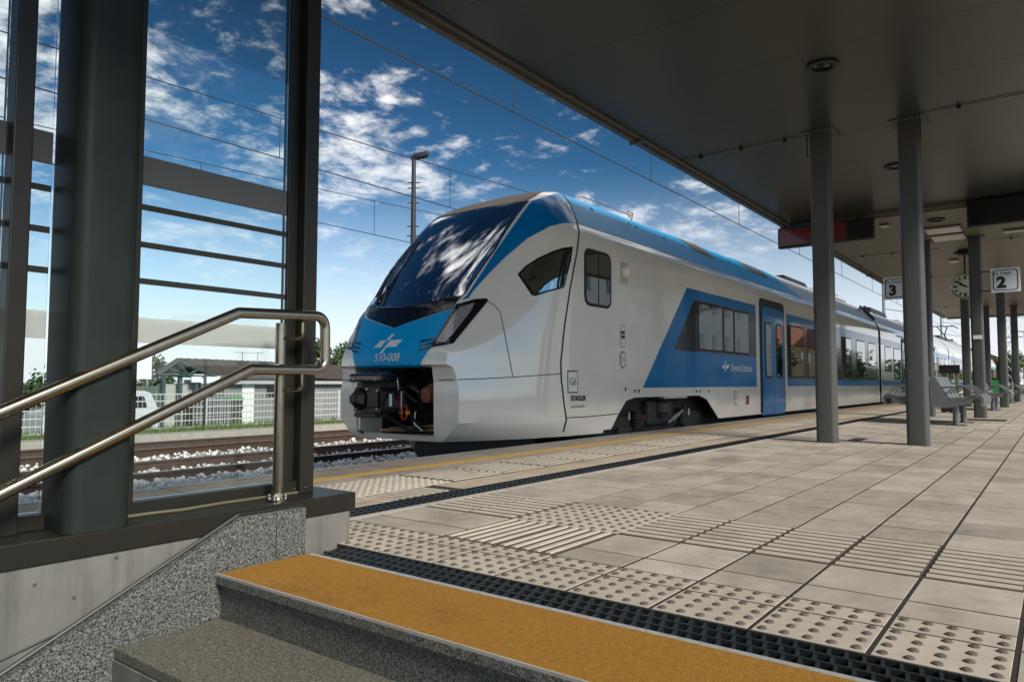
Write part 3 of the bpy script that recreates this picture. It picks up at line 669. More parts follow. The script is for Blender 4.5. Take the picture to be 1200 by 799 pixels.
ck = empty('platform_clock', (19, 1.60, ZS)); tag(ck, 'round white faced station clock hanging from the canopy on a short stem', 'clock')
CK = Matrix.Translation((19, 1.60, 2.885)) @ Matrix.Rotation(R(-90), 4, 'Y')
b = MB(); b.lathe([(.255, .02), (.275, .035), (.285, .02), (.285, -.10), (.25, -.11)], 36, CK, cap=False); b.build('bezel', 'bezel', ck, smooth=True)
b = MB(); b.lathe([(.254, .012), (.01, .013)], 36, CK); fc = b.build('face', 'clock', ck)
for h in range(12):
    a = h*math.pi/6; mt = Matrix.Translation((18.983, 1.60, 2.885)) @ Matrix.Rotation(a, 4, 'X'); b = MB(); wd = .016 if h % 3 else .022
    b.box(-.002, 0, -wd, wd, .165 if h % 3 else .155, .235, mtx=mt); b.build('hour_mark', 'ink', fc)
for nm, ang, ln, wd in (('hour_hand', 9.87*math.pi/6, .14, .016), ('minute_hand', 52*math.pi/30, .215, .011)):
    b = MB(); b.box(-.006, -.003, -wd, wd, -.04, ln, mtx=Matrix.Translation((18.983, 1.60, 2.885)) @ Matrix.Rotation(ang, 4, 'X')); b.build(nm, 'ink', ck)
b = MB(); b.tube([(19.04, 1.60, 3.15), (19.04, 1.60, ZS-.02)], .022, 10); b.build('stem', 'darkfix', ck)
b = MB(); b.box(18.93, 19.15, 1.48, 1.72, ZS-.12, ZS-.002, .01); b.build('mounting_box', 'darkfix', ck)

# ================================================================ benches (back to back)
def make_bench(label, group):
    """seat faces -Y, base at the origin, length along +X"""
    e = empty('platform_bench'); tag(e, label, 'bench', group)
    # profile (y, z) of back and seat, 18 mm thick board with rolled front edge
    back = [(.345, .80), (.30, .815), (.10, .455), (.13, .40), (.16, .41)]
    seat = [(.11, .40), (.09, .455), (-.10, .455), (-.22, .50), (-.32, .515), (-.375, .48), (-.385, .40), (-.36, .32), (-.33, .325), (-.345, .42), (-.31, .465), (-.22, .45), (-.10, .405)]
    for k in range(3):
        x0 = .02+k*.56
        b = MB(); b.prism(back, 'x', x0, x0+.52); b.build('backrest', 'bench', e)
        b = MB(); b.prism(seat, 'x', x0, x0+.52); b.build('seat', 'bench', e)
        b = MB(); b.box(x0, x0+.52, .19, .215, .59, .64); b.build('slat_groove', 'darkfix', e)
    for x0 in (-.02, 1.70):
        b = MB(); b.prism([(.36, .30), (.375, .55), (.36, .80), (.30, .79), (.12, .415), (-.10, .395), (-.22, .44), (-.22, .36), (-.05, .33), (.12, .29)], 'x', x0, x0+.035); b.build('end_plate', 'bench', e)
    for x0 in (.0, .56, 1.12, 1.70):
        arc = [(x0+.01, .14-.42*t, .44+.22*math.sin(math.pi*min(1, .12+.80*t))) for t in [i/9 for i in range(10)]]
        b = MB(); b.tube(arc, .012, 8); b.build('armrest', 'bench', e, smooth=True)
    for x0 in (.10, 1.25):
        b = MB(); b.tube([(x0, .02, .006), (x0, .02, .40)], .048, 16); b.build('pedestal', 'bench', e, smooth=True)
        b = MB(); b.box(x0-.12, x0+.12, -.13, .17, 0, .008, .002); b.build('foot_plate', 'darkfix', e)
    b = MB(); b.box(-.0, 1.72, -.02, .06, .345, .40, .006); b.build('beam', 'bench', e)
    return e
b0 = make_bench('grey metal platform bench facing right, nearest of the row, between two columns', 'platform benches'); b0.location = (13.95, 1.36, 0)
for x, y, rz, lab in ((14.3+1.72, 2.15, math.pi, 'grey metal platform bench facing the train, mostly hidden behind the nearest column'),
                      (22.4, 1.36, 0, 'grey metal bench facing right behind the track 2 sign column, second in its row'),
                      (31.3, 1.36, 0, 'farthest grey metal bench facing right at the right edge')):
    o = dup(b0); o.location = (x, y, 0); o.rotation_euler.z = rz; o['label'] = lab
# sorting station: dark header on three posts
ws = empty('waste_station', (20, 2.07, 0)); tag(ws, 'waste station with black header board on khaki posts behind the bench', 'waste bin')
b = MB(); b.box(19.98, 20.12, 1.86, 2.28, .94, 1.14, .008); b.build('header', 'darkfix', ws)
for y in (1.93, 2.07, 2.21): b = MB(); b.box(20.02, 20.08, y-.035, y+.035, 0, .94); b.build('post', 'khaki', ws)
b = MB(); b.box(19.99, 20.2, 1.87, 2.27, .02, .42, .02); b.build('bin', 'darkfix', ws)

# ================================================================ the train
# half width of the body at each height
WZ = [(.03, 1.40), (.12, 1.415), (.24, 1.42), (2.40, 1.42), (2.52, 1.415), (2.64, 1.39), (2.72, 1.35), (2.79, 1.30), (2.93, 1.19), (3.08, 1.07), (3.22, .945), (3.32, .835), (3.375, .74), (3.41, .62), (3.43, .45), (3.445, .2), (3.45, .001)]
def interp(tab, z):
    if z <= tab[0][0]: return tab[0][1]
    for (a, p), (c, q_) in zip(tab, tab[1:]):
        if z <= c: return p+(q_-p)*(z-a)/(c-a)
    return tab[-1][1]
def spl(tab, z):
    """Catmull-Rom through the table"""
    n = len(tab)
    if z <= tab[0][0]: return tab[0][1]
    if z >= tab[-1][0]: return tab[-1][1]
    for i in range(n-1):
        a, c = tab[i][0], tab[i+1][0]
        if a <= z <= c:
            p0, p1, p2, p3 = tab[max(i-1, 0)], tab[i], tab[i+1], tab[min(i+2, n-1)]
            t = (z-a)/(c-a); m1 = (p2[1]-p0[1])/max(1e-6, p2[0]-p0[0])*(c-a); m2 = (p3[1]-p1[1])/max(1e-6, p3[0]-p1[0])*(c-a)
            return (2*t**3-3*t*t+1)*p1[1]+(t**3-2*t*t+t)*m1+(-2*t**3+3*t*t)*p2[1]+(t**3-t*t)*m2
W = lambda z: interp(WZ, z)
XF = [(.03, 5.95), (.10, 5.92), (.25, 5.915), (.50, 5.91), (.80, 5.90), (.87, 5.87), (.90, 5.785), (1.10, 5.81), (1.34, 5.93), (1.58, 6.03), (1.75, 6.150), (2.10, 6.440), (2.50, 6.815), (2.80, 7.130), (3.04, 7.415), (3.20, 7.72), (3.32, 7.98), (3.39, 8.16), (3.43, 8.26), (3.45, 8.31)]
WF = [(.03, .82), (.10, .90), (.25, .99), (.60, 1.0), (.87, .93), (.90, .89), (1.10, .88), (1.34, .86), (1.56, .81), (1.71, .77), (2.4, .785), (3.04, .80), (3.20, .80), (3.32, .72), (3.39, .52), (3.43, .35), (3.45, .0005)]
CR = [(.03, .05), (.87, .07), (.90, .10), (1.10, .12), (1.34, .12), (1.58, .13), (1.75, .13), (2.4, .08), (3.04, .05), (3.45, .03)]
XSS = [(.03, 7.75), (2.0, 7.72), (2.5, 7.84), (2.79, 7.95), (3.2, 8.18), (3.38, 8.32), (3.45, 8.37)]
XE_N = 8.42
def plan(z):
    xf, wf, wb, xs_, cr = spl(XF, z), interp(WF, z), W(z), interp(XSS, z), interp(CR, z)
    wf = min(wf, wb*.98); pts = []
    ws_ = [0, .08, .16, .24, .32, .40, .48, .565, .65]
    ws_ = [v if wf > .69 else wf*v/.65*.86 for v in ws_] + [wf]
    for v in ws_: pts.append((xf+cr*(v/wf if wf > 1e-3 else 0)**2, v))
    xc = xf+cr
    for i in range(1, 17):
        t = i/16; pts.append((xc+(xs_-xc)*t, wf+(wb-wf)*(1-(1-t)**2.0)))
    for i in range(1, 4): pts.append((xs_+(XE_N-xs_)*i/3, wb))
    bv_ = max(0, (.24-z)/.21)*.10              # the nose skirt tucks in towards the bottom
    return [(x, v-bv_*max(0, min(1, (8.3-x)/1.0)) if v > .66 else v) for x, v in pts]
ZL = [.03, .06, .10, .17, .25, .34, .46, .58, .69, .78, .87, .90, .97, 1.05, 1.15, 1.25, 1.35, 1.45, 1.55, 1.65, 1.75] + [1.75+.1*k for k in range(1, 13)] + [3.02, 3.08, 3.14, 3.20, 3.26, 3.32, 3.36, 3.39, 3.41, 3.43, 3.44, 3.45]
rows = [plan(z) for z in ZL]; NP = len(rows[0])
hv, hf, fz = [], [], []
for s in (-1, 1):
    o0 = len(hv)
    for z, r_ in zip(ZL, rows): hv += [(x, YC+s*v, z) for x, v in r_]
    for j in range(len(ZL)-1):
        for i in range(NP-1):
            a = o0+j*NP+i; f = (a, a+1, a+1+NP, a+NP); hf.append(f if s < 0 else f[::-1]); fz.append((ZL[j], i))
# ray target: nose plus straight body, both sides
bv = list(hv); bf = [tuple(f) for f in hf]
for s in (-1, 1):
    o0 = len(bv)
    for X in (XE_N, 100): bv += [(X, YC+s*v, z) for z, v in WZ]
    n = len(WZ)
    for j in range(n-1): f = (o0+j, o0+n+j, o0+n+j+1, o0+j+1); bf.append(f)
BV = BVHTree.FromPolygons([Vector(v) for v in bv], bf)
def cast(o, d):
    h = BV.ray_cast(o, d)
    if h[0] is None: return None
    nrm = h[1]
    if nrm.dot(d) > 0: nrm = -nrm
    return h[0], nrm
def map_px(u, v): return cast(CAM, pray(u, v))
def map_side(u, v): return cast(Vector((u, 0, v)), Vector((0, 1, 0)))
def map_front(u, v): return cast(Vector((3, YC-u, v)), Vector((1, 0, 0)))      # u positive towards the platform
def roof_pt(X, s):
    """s: 0 at the cantrail, 1 at the crown, along the profile"""
    t = [(z, v) for z, v in WZ if z >= 2.789]; ln = [0]
    for (z0, v0), (z1, v1) in zip(t, t[1:]): ln.append(ln[-1]+math.hypot(z1-z0, v1-v0))
    d = s*ln[-1]
    for i in range(len(t)-1):
        if d <= ln[i+1]+1e-9:
            k = (d-ln[i])/(ln[i+1]-ln[i]); z = t[i][0]+(t[i+1][0]-t[i][0])*k; v = t[i][1]+(t[i+1][1]-t[i][1])*k
            dz, dv = t[i+1][0]-t[i][0], t[i+1][1]-t[i][1]; n = Vector((0, -dz, -dv)).normalized(); return Vector((X, YC-v, z)), n
def map_roof(u, v): return roof_pt(u, max(0, min(1, v)))
def panel(poly, mapper, off, du, dv, name, m, parent, mirror=False, depth=.012, smooth=35, both=False):
    """a thin shell cut to the polygon, laid on the body at the given offset"""
    bm = bmesh.new(); bm.faces.new([bm.verts.new((x, y, 0)) for x, y in poly])
    us = [p[0] for p in poly]; vs_ = [p[1] for p in poly]
    for k in range(int(math.floor(min(us)/du))+1, int(math.ceil(max(us)/du))):
        bmesh.ops.bisect_plane(bm, geom=bm.verts[:]+bm.edges[:]+bm.faces[:], plane_co=(k*du, 0, 0), plane_no=(1, 0, 0), dist=1e-5)
    for k in range(int(math.floor(min(vs_)/dv))+1, int(math.ceil(max(vs_)/dv))):
        bmesh.ops.bisect_plane(bm, geom=bm.verts[:]+bm.edges[:]+bm.faces[:], plane_co=(0, k*dv, 0), plane_no=(0, 1, 0), dist=1e-5)
    bmesh.ops.triangulate(bm, faces=[f for f in bm.faces if len(f.verts) > 4])
    nr = {}
    for v in bm.verts:
        h = mapper(v.co.x, v.co.y)
        if h is None: nr[v] = None; continue
        v.co = h[0]+h[1]*off; nr[v] = h[1]
    bad = [v for v in bm.verts if nr[v] is None]
    if bad: bmesh.ops.delete(bm, geom=bad, context='VERTS')
    if depth:
        for e in [e for e in bm.edges if len(e.link_faces) == 1]:
            a, c = e.verts; n1 = bm.verts.new(a.co-nr[a]*depth); n2 = bm.verts.new(c.co-nr[c]*depth)
            bm.faces.new((a, c, n2, n1))
    bmesh.ops.remove_doubles(bm, verts=bm.verts[:], dist=1e-5)
    bmesh.ops.recalc_face_normals(bm, faces=bm.faces[:])
    if mirror or both:
        src = bm.faces[:] ; nb = bm if both else None
        if both:
            g = bmesh.ops.duplicate(bm, geom=bm.verts[:]+bm.edges[:]+bm.faces[:])['geom']
            for v in [x for x in g if isinstance(x, bmesh.types.BMVert)]: v.co.y = 2*YC-v.co.y
            bmesh.ops.reverse_faces(bm, faces=[x for x in g if isinstance(x, bmesh.types.BMFace)])
            bmesh.ops.remove_doubles(bm, verts=bm.verts[:], dist=2e-4)
    me = bpy.data.meshes.new(name); bm.to_mesh(me); bm.free()
    o = link(name, me, m, parent, smooth=smooth)
    if mirror and not both:
        me2 = me.copy(); me2.transform(Matrix.Translation((0, 2*YC, 0)) @ Matrix.Scale(-1, 4, (0, 1, 0))); me2.flip_normals()
        link(name, me2, None, parent)
    return o
def seam(pxs, name, parent, r=.006, m='black', mapper=None):
    pts = [];  mp_ = mapper or map_px
    for (a, c), (d, e) in zip(pxs, pxs[1:]):
        for i in range(8):
            h = mp_(a+(d-a)*i/8, c+(e-c)*i/8)
            if h: pts.append(h[0]+h[1]*.001)
    h = mp_(*pxs[-1])
    if h: pts.append(h[0]+h[1]*.001)
    b = MB(); b.tube(pts, r, 5); o = b.build(name, m, parent)
    b2 = MB(); b2.tube([(p.x, 2*YC-p.y, p.z) for p in pts], r, 5); b2.build(name, m, parent)
    return o

train = empty('passenger_train', (5.8, YC, RAILZ)); tag(train, 'white and blue electric passenger train with raked nose standing at the platform', 'train')
# nose shell with the coupler opening cut out
b = MB(); b.v = hv; b.f = [f for f, (z, i) in zip(hf, fz) if not (.0999 < z < .8699 and i < 8)]
me = b.mesh('nose'); bm = bmesh.new(); bm.from_mesh(me); bmesh.ops.remove_doubles(bm, verts=bm.verts[:], dist=1e-4); bm.to_mesh(me); bm.free()
nose = link('nose', me, 'cream', train, smooth=38)
# coupler recess
b = MB(); xo = lambda z: spl(XF, z)+interp(CR, z)*(.65/interp(WF, z))**2
pr = [(xo(z), z) for z in (.10, .25, .46, .69, .87)]
for s, mm in ((-1, 'cream'), (1, 'cream')):
    b = MB(); y = YC+s*.651; b.add([(x, y, z) for x, z in pr]+[(6.36 if s > 0 else 6.10, y, z) for x, z in pr], [(i, i+1, 6+i, 5+i) for i in range(4)]); b.build('recess_wall', mm, nose)
b = MB(); b.add([(6.36, YC-.65, .10), (6.36, YC+.65, .10), (6.36, YC+.65, .87), (6.36, YC-.65, .87), (7.0, YC-.65, .10), (7.0, YC+.65, .10), (7.0, YC+.65, .87), (7.0, YC-.65, .87), (6.10, YC-.65, .10), (6.10, YC-.65, .87), (5.86, YC-.65, .87), (5.86, YC+.65, .87)],
          [(4, 5, 6, 7), (1, 5, 6, 2), (8, 9, 7, 4), (10, 11, 6, 7)]); b.build('recess_lining', 'under', nose)
b = MB(); b.add([(5.90, YC-.65, .101), (5.90, YC+.65, .101), (7.0, YC+.65, .101), (7.0, YC-.65, .101)], [(0, 1, 2, 3)]); b.build('recess_floor', 'cream', nose)
b = MB(); b.prism([(5.86, .86), (6.0, .86), (6.0, .80), (5.89, .84)], 'y', YC-.60, YC+.60); b.build('hood_lip', 'gloss_black', nose)
b = MB(); b.add([(x, YC+s*v, .03) for s in (-1, 1) for x, v in (rows[0] if s < 0 else rows[0][::-1])], [tuple(range(2*NP))]); b.build('nose_floor', 'under', nose)

def near_half(pxs, zc_top, zc_bot):
    """pixel outline of the platform-side half, turned into (y offset, z), closed along the centre line"""
    out = [(0, zc_bot)]
    for p in pxs:
        h = map_px(*p)[0]; out.append((YC-h.y, h.z))
    return out+[(0, zc_top)]
def mirror_poly(p): return p+[(-u, v) for u, v in p[::-1] if abs(u) > 1e-6]
wsp = near_half([(500, 356), (541, 347), (579, 293), (617, 239), (590, 243)], 3.035, 1.60)
panel(mirror_poly(wsp), map_front, .010, .08, .08, 'windshield', 'windshield', train)
# black surround beneath the glass and the dark panel above it
bl = near_half([(500, 360.5), (536, 352), (545, 345), (582, 291), (621, 236.5), (590, 240)], 3.07, 1.575)
panel(mirror_poly(bl), map_front, .004, .08, .08, 'windshield_surround', 'gloss_black', train)
band = near_half([(497, 372.5), (530, 362), (541, 348.5), (500, 358)], 1.588, 1.345)
panel(mirror_poly(band), map_front, .009, .08, .05, 'lower_black_band', 'gloss_black', train)
hood = near_half([(475, 430.5), (495, 430), (505, 407.5), (534.5, 358.5), (530, 363), (497, 373.5)], 1.340, .872)
ho = panel(mirror_poly(hood), map_front, .008, .06, .06, 'hood', 'blue_lit', train)
top = [(a, c) for a, c in [(0, 3.075), (.80, 3.065), (.79, 3.20), (.70, 3.325), (.45, 3.395), (0, 3.415)]]
panel(mirror_poly(top), map_front, .008, .1, .03, 'roof_front_panel', 'vent', train)
seam([(.27, 3.08), (.27, 3.40)], 'panel_joint', train, .005, 'black', map_front)
# blue pillar sweeping from the headlight up to the roof
pil = [(547, 347), (583, 292), (622.5, 236.5), (640, 231), (651, 227.5), (658, 229), (667, 240.5), (674.5, 258.5), (674.8, 262), (660, 262), (645, 265.5), (618, 280), (593, 301), (572, 322), (554, 342), (549, 350), (541, 352)]
panel(pil, map_px, .006, 5, 5, 'blue_pillar', 'blue', train, mirror=True)
# headlights
hl = panel([(535, 357.5), (556, 351.5), (570, 350.5), (572, 353), (531, 403), (505, 407.5)], map_px, .012, 5, 5, 'headlight', 'gloss_black', train, mirror=True)
ln = panel([(538, 361), (556, 356), (551, 366), (523, 401.5), (510, 404)], map_px, .016, 5, 5, 'lens', 'lens', hl, mirror=True, depth=.006)
for k in range(5):
    for j in range(4):
        cx, cy = 515+k*4.3+j*1.5, 400-k*5.6+j*.3-j*2.3
        h = map_px(cx, cy)
        if h: b = MB(); b.lathe([(.011, 0), (.009, .004), (.004, .005)], 8, Matrix.Translation(h[0]+h[1]*.016) @ h[1].to_track_quat('Z', 'Y').to_matrix().to_4x4()); b.build('led_reflector', 'led', hl)
# vent slots on the hood
for k in range(3):
    y = 397.5+k*5.2; x = 491+(2-k)*1.3
    panel([(x, y+2.2), (x+17-k*1.2, y-1.2), (x+16.5-k*1.2, y+1.0), (x-.6, y+4.4)], map_px, .011, 4, 4, 'vent_slot', 'gloss_black', ho, mirror=True, depth=.004)
# cab side window, joints
panel([(606.5, 322), (616, 312), (630, 303), (648, 294.7), (660, 291), (671, 289.6), (669, 305), (661, 337.5), (656, 339), (627, 347.5), (623, 346.5)], map_px, .006, 5, 5, 'cab_side_window', 'gloss_black', train, mirror=True)
panel([(609, 322), (618, 313.3), (631, 305), (648.5, 297), (668, 292), (666.5, 305), (659, 336), (626, 344.5)], map_px, .010, 5, 5, 'cab_side_pane', 'tint', train, mirror=True, depth=.006)
seam([(653, 225.8), (660, 229), (668, 240), (675, 258), (678.5, 272), (676, 295), (668, 338), (661, 385), (657, 425), (657.5, 445), (661, 475), (663.5, 492), (660, 506)], 'body_joint', train, .012)
seam([(514, 446), (560, 444.5), (601, 442.3), (657, 438.5)], 'panel_seam', train, .005)
seam([(572.5, 354), (580, 359), (586, 366), (592, 395), (601, 442)], 'panel_seam', train, .005)
seam([(663.5, 490), (690, 488.5), (724, 485.3)], 'panel_seam', train, .006)
# logo and number on the hood
def lay_text(me, name, m, parent, mapper, u0, v0, off):
    for v in me.vertices:
        h = mapper(u0+v.co.x, v0+v.co.y); v.co = h[0]+h[1]*off
    me.update(); return link(name, me, m, parent)
lay_text(text_mesh('510-008', .125, .15, bold=.001), 'running_number', 'white', ho, map_front, .045, .985, .0135)
def logo(parent, mapper, u0, v0, sc, off, name='logo'):
    k = .38                                    # slant
    def P(pts): return [(u0+(x+y*k)*sc, v0+y*sc) for x, y in pts]
    panel(P([(-1.15, -.22), (-.42, -.22), (-.20, .62), (.06, .62), (-.06, .22), (-.80, .22)]), mapper, off, .05, .05, name, 'white', parent, depth=.002)
    panel(P([(-.24, -.62), (.0, -.62), (.10, -.22), (.92, -.22), (1.12, .22), (.12, .22)]), mapper, off, .05, .05, name, 'white', parent, depth=.002)
logo(ho, map_front, .01, 1.15, .185, .011)
# coupler
cp = MB(); z0 = .47
cp.prism([(YC-.21, .36), (YC+.21, .36), (YC+.23, .40), (YC+.23, .60), (YC+.20, .645), (YC-.20, .645), (YC-.23, .60), (YC-.23, .40)], 'x', 5.530, 5.850)
coup = cp.build('coupler', 'darkfix', train)
b = MB(); b.lathe([(.13, 0), (.12, .05), (.075, .12), (.05, .14)], 6, Matrix.Translation((5.530, YC+.10, .51)) @ Matrix.Rotation(R(-90), 4, 'Y')); b.build('coupler_cone', 'darkfix', coup)
b = MB(); b.box(5.490, 5.530, YC-.20, YC-.03, .42, .60, .01); b.build('coupler_face', 'gloss_black', coup)
b = MB(); b.box(5.470, 5.910, YC-.25, YC+.26, .70, .80, .03); b.build('contact_box', 'gloss_black', coup)
b = MB(); b.box(5.610, 5.810, YC-.19, YC+.19, .645, .70); b.build('contact_box_mount', 'under', coup)
for y in (-.20, .16): b = MB(); b.prism([(YC+y-.03, .725), (YC+y+.03, .725), (YC+y, .765)], 'x', 5.462, 5.470); b.build('warning_mark', 'orange', coup)
b = MB(); b.tube([(5.850, YC, .50), (7.0, YC, .50)], .10, 14); b.build('drawbar', 'under', coup, smooth=True)
b = MB(); b.box(5.510, 5.730, YC-.15, YC+.2, .30, .355, .01); b.build('lower_bracket', 'darkfix', coup)
b = MB(); b.tube(fillet([(5.550, YC+.15, .36), (5.550, YC+.15, .14), (5.610, YC+.15, .12)], .03), .016, 8); b.build('uncoupling_lever', 'bolt', coup, smooth=True)
b = MB(); b.tube(fillet([(5.770, YC-.26, .55), (5.690, YC-.34, .60), (5.670, YC-.34, .74), (5.810, YC-.26, .78)], .05), .010, 8); b.build('air_hose', 'steel', coup, smooth=True)
b = MB(); ring = [(5.830+.045*math.cos(a), YC-.29, .36+.085*math.sin(a)) for a in [i*math.pi/8 for i in range(17)]]; b.tube(ring, .011, 8, cap=False); b.build('red_shackle', 'red', coup, smooth=True)
for y in (-.24, -.34): b = MB(); b.box(5.810, 5.850, YC+y-.02, YC+y+.02, .335, .375, .006); b.build('reflector', 'orange', coup)
b = MB(); b.box(5.770, 5.830, YC-.275, YC-.235, .46, .56, .006); b.build('red_valve', 'red', coup)
b = MB(); b.box(5.770, 5.810, YC-.30, YC-.26, .40, .60, .006); b.build('pipe_block', 'bolt', coup)
prof = []
for k in range(7): prof += [(.055+.009*k, .0+.045*k), (.085+.009*k, .010+.045*k), (.085+.009*k, .028+.045*k), (.055+.009*k, .042+.045*k)]
b = MB(); b.lathe(prof, 20, Matrix.Translation((5.98, YC-.46, .545)) @ Matrix.Rotation(R(78), 4, 'Y')); b.build('bellows', 'copper', coup)
for k in range(3): b = MB(); b.tube(fillet([(5.86+.02*k, YC-.23-.012*k, .62+.02*k), (5.92, YC-.36-.03*k, .70-.05*k), (6.05+.03*k, YC-.40+.05*k, .45-.04*k), (6.5, YC-.35+.08*k, .40)], .06), .009+.002*(k % 3), 6); b.build('hose', ('darkfix', 'under', 'gloss_black')[k % 3], coup, smooth=True)
for y_, z_ in ((-.17, .40), (-.17, .60), (.17, .40), (.17, .60), (0, .62)): b = MB(); b.lathe([(.018, 0), (.018, .012), (.01, .018)], 6, Matrix.Translation((5.53, YC+y_, z_)) @ Matrix.Rotation(R(-90), 4, 'Y')); b.build('bolt', 'bolt', coup)
b = MB(); b.prism([(5.55, .42), (5.80, .42), (5.80, .44), (5.70, .53), (5.60, .53)], 'y', YC-.262, YC-.232); b.build('side_lug', 'bogie', coup)
b = MB(); b.box(5.62, 5.66, YC-.268, YC-.262, .43, .57); b.build('white_marking', 'white', coup)
for k, (ya, za, yb, zb) in enumerate(((-.15, .75, -.45, .30), (-.05, .80, -.5, .55), (.05, .35, -.45, .22))):
    b = MB(); b.tube(fillet([(5.78, YC+ya, za), (6.0, YC+(ya+yb)/2, min(za, zb)-.08), (6.5, YC+yb, zb)], .1), .022, 8); b.build('hose', 'darkfix', coup, smooth=True)
b = MB(); b.tube([(5.95, YC+.25, .13), (6.3, YC-.5, .14)], .018, 8); b.build('floor_pipe', 'brass', coup, smooth=True)
b = MB(); b.tube([(6.02, YC+.15, .15), (6.25, YC-.55, .20)], .014, 8); b.build('floor_pipe', 'brass', coup, smooth=True)
b = MB(); b.tube(fillet([(6.02, YC-.28, .36), (5.98, YC-.30, .22), (6.06, YC-.36, .14)], .05), .010, 8); b.build('white_pipe', 'white', coup, smooth=True)
h = map_front(-.72, .70); b = MB(); b.lathe([(.030, 0), (.030, .004), (.018, .005)], 16, Matrix.Translation(h[0]+h[1]*.002) @ h[1].to_track_quat('Z', 'Y').to_matrix().to_4x4()); b.build('tow_eye_cap', 'roofgrey', nose)
# wipers, parked on the far side of the glass
def wp(pts, r, name, par, m='gloss_black'):
    q_ = []
    for u, v, o_ in pts:
        h = map_front(u, v); q_.append(h[0]+h[1]*o_)
    b = MB(); b.tube(q_, r, 6); return b.build(name, m, par)
wi = wp([(-.52, 1.66, .02), (-.55, 1.85, .06), (-.60, 2.10, .07), (-.61, 2.25, .06)], .018, 'wiper_arm', train)
wp([(-.60, 1.76, .04), (-.60, 2.0, .06), (-.61, 2.25, .06), (-.62, 2.45, .045), (-.63, 2.62, .03)], .022, 'wiper_blade', wi)
wp([(-.36, 1.64, .02), (-.48, 1.90, .05), (-.57, 2.12, .06)], .010, 'wiper_arm', train)

# underframe and bogies
b = MB(); b.box(8.0, 86.5, YC-1.12, YC+1.12, -.36, .25); b.build('underframe', 'under', train)
b = MB(); vv = [(6.32, 0), (7.15, .92), (7.55, .92), (7.55, 0)]
for s in (-1, 1):
    lo = [(x+.10, YC+s*v*.95, -.30) for x, v in vv]; hi = [(x, YC+s*v, .015) for x, v in vv]; md = [(x-.03, YC+s*v*1.02, -.12) for x, v in vv]
    b.add(lo+md+hi, [(0, 1, 5, 4), (4, 5, 9, 8), (1, 2, 6, 5), (5, 6, 10, 9), (8, 9, 10, 11), (3, 2, 1, 0)])
b.build('obstacle_deflector', 'darkgrey', train)
wheel_prof = [(.06, -.06), (.36, -.055), (.44, -.06), (.46, -.05), (.42, .05), (.40, .065), (.35, .06), (.30, .03), (.13, .02), (.12, .09), (.02, .095)]
def bogie(xc, name):
    e_ = MB(); e_.box(xc-1.75, xc+1.75, YC-1.16, YC-.98, .02, .22, .03); e_.box(xc-.45, xc+.45, YC-1.22, YC-.98, .05, .42, .04)
    fr = e_.build(name, 'bogie', train)
    for dx_ in (-1.15, 1.15):
        b = MB(); b.lathe(wheel_prof, 28, Matrix.Translation((xc+dx_, YC-.82, -.11)) @ Matrix.Rotation(R(90), 4, 'X')); b.build('wheel', 'bogie', fr, smooth=True)
        b = MB(); b.box(xc+dx_-.2, xc+dx_+.2, YC-1.22, YC-1.0, -.2, .06, .03); b.build('axle_box', 'bogie', fr)
        prf = []
        for k in range(6): prf += [(.06, k*.045), (.085, .012+k*.045), (.085, .028+k*.045), (.06, .04+k*.045)]
        b = MB(); b.lathe(prf, 14, Matrix.Translation((xc+dx_*.72, YC-1.2, .02))); b.build('spring', 'bogie', fr, smooth=True)
        b = MB(); b.box(xc+dx_*.93-.012, xc+dx_*.93+.012, YC-1.235, YC-1.225, .16, .27); b.build('white_tag', 'white', fr)
    b = MB(); b.tube([(xc+.2, YC-1.25, .06), (xc+.75, YC-1.25, .24)], .022, 8); b.tube([(xc+.35, YC-1.25, .109), (xc+.6, YC-1.25, .191)], .034, 8); b.build('damper', 'galv', fr, smooth=True)
    b = MB(); b.lathe([(.15, 0), (.16, .02), (.12, .05), (.16, .08), (.16, .22), (.12, .26)], 18, Matrix.Translation((xc, YC-1.2, .16))); b.build('air_spring', 'bogie', fr, smooth=True)
    b = MB(); b.box(xc-.60, xc-.575, YC-1.24, YC-1.23, .12, .22); b.build('red_tag', 'red', fr)
    b = MB(); b.tube(fillet([(xc+.62, YC-1.2, .40), (xc+.85, YC-1.22, .42), (xc+.9, YC-1.2, .15)], .1), .018, 8); b.build('hose', 'darkfix', fr, smooth=True)
    return fr
bogie(10.55, 'bogie')

# car bodies
def car_wall(x0, x1, arches, name='car_body'):
    poly = [(x0, .07)]
    for a0, a1 in arches: poly += [(a0, .07), (a0+.17, .25), (a0+.42, .45), (a0+.68, .49), (a1-.9, .49), (a1-.55, .42), (a1, .07)]
    poly += [(x1, .07), (x1, 2.788), (x0, 2.788)]
    return panel(poly, map_side, 0, 2.5, .06, name, 'cream', train, mirror=False, depth=.02, both=True)
def car_roof(x0, x1, car):
    t = [(z, v) for z, v in WZ if z >= 2.78]; pr = [(YC-v, z) for z, v in t]+[(YC+v, z) for z, v in t[::-1]]
    b = MB(); n = len(pr); b.add([(X, *p) for X in (x0, x1) for p in pr], [(i, n+i, n+i+1, i+1) for i in range(n-1)]+[tuple(range(n)), tuple(range(n, 2*n))[::-1]])
    return b.build('roof', 'roofgrey', car, smooth=35)
def rrect(x0, x1, z0, z1, r=.07, n=3): return rounded(x0, x1, z0, z1, r, n)
def window(car, x0, x1, z0, z1, m='tint'):
    f = panel(rrect(x0, x1, z0, z1), map_side, .007, 3, 1, 'window', 'black', car, depth=.006)
    panel(rrect(x0+.035, x1-.035, z0+.035, z1-.035, .05), map_side, .011, 3, 1, 'pane', m, f, depth=.005)
    return f
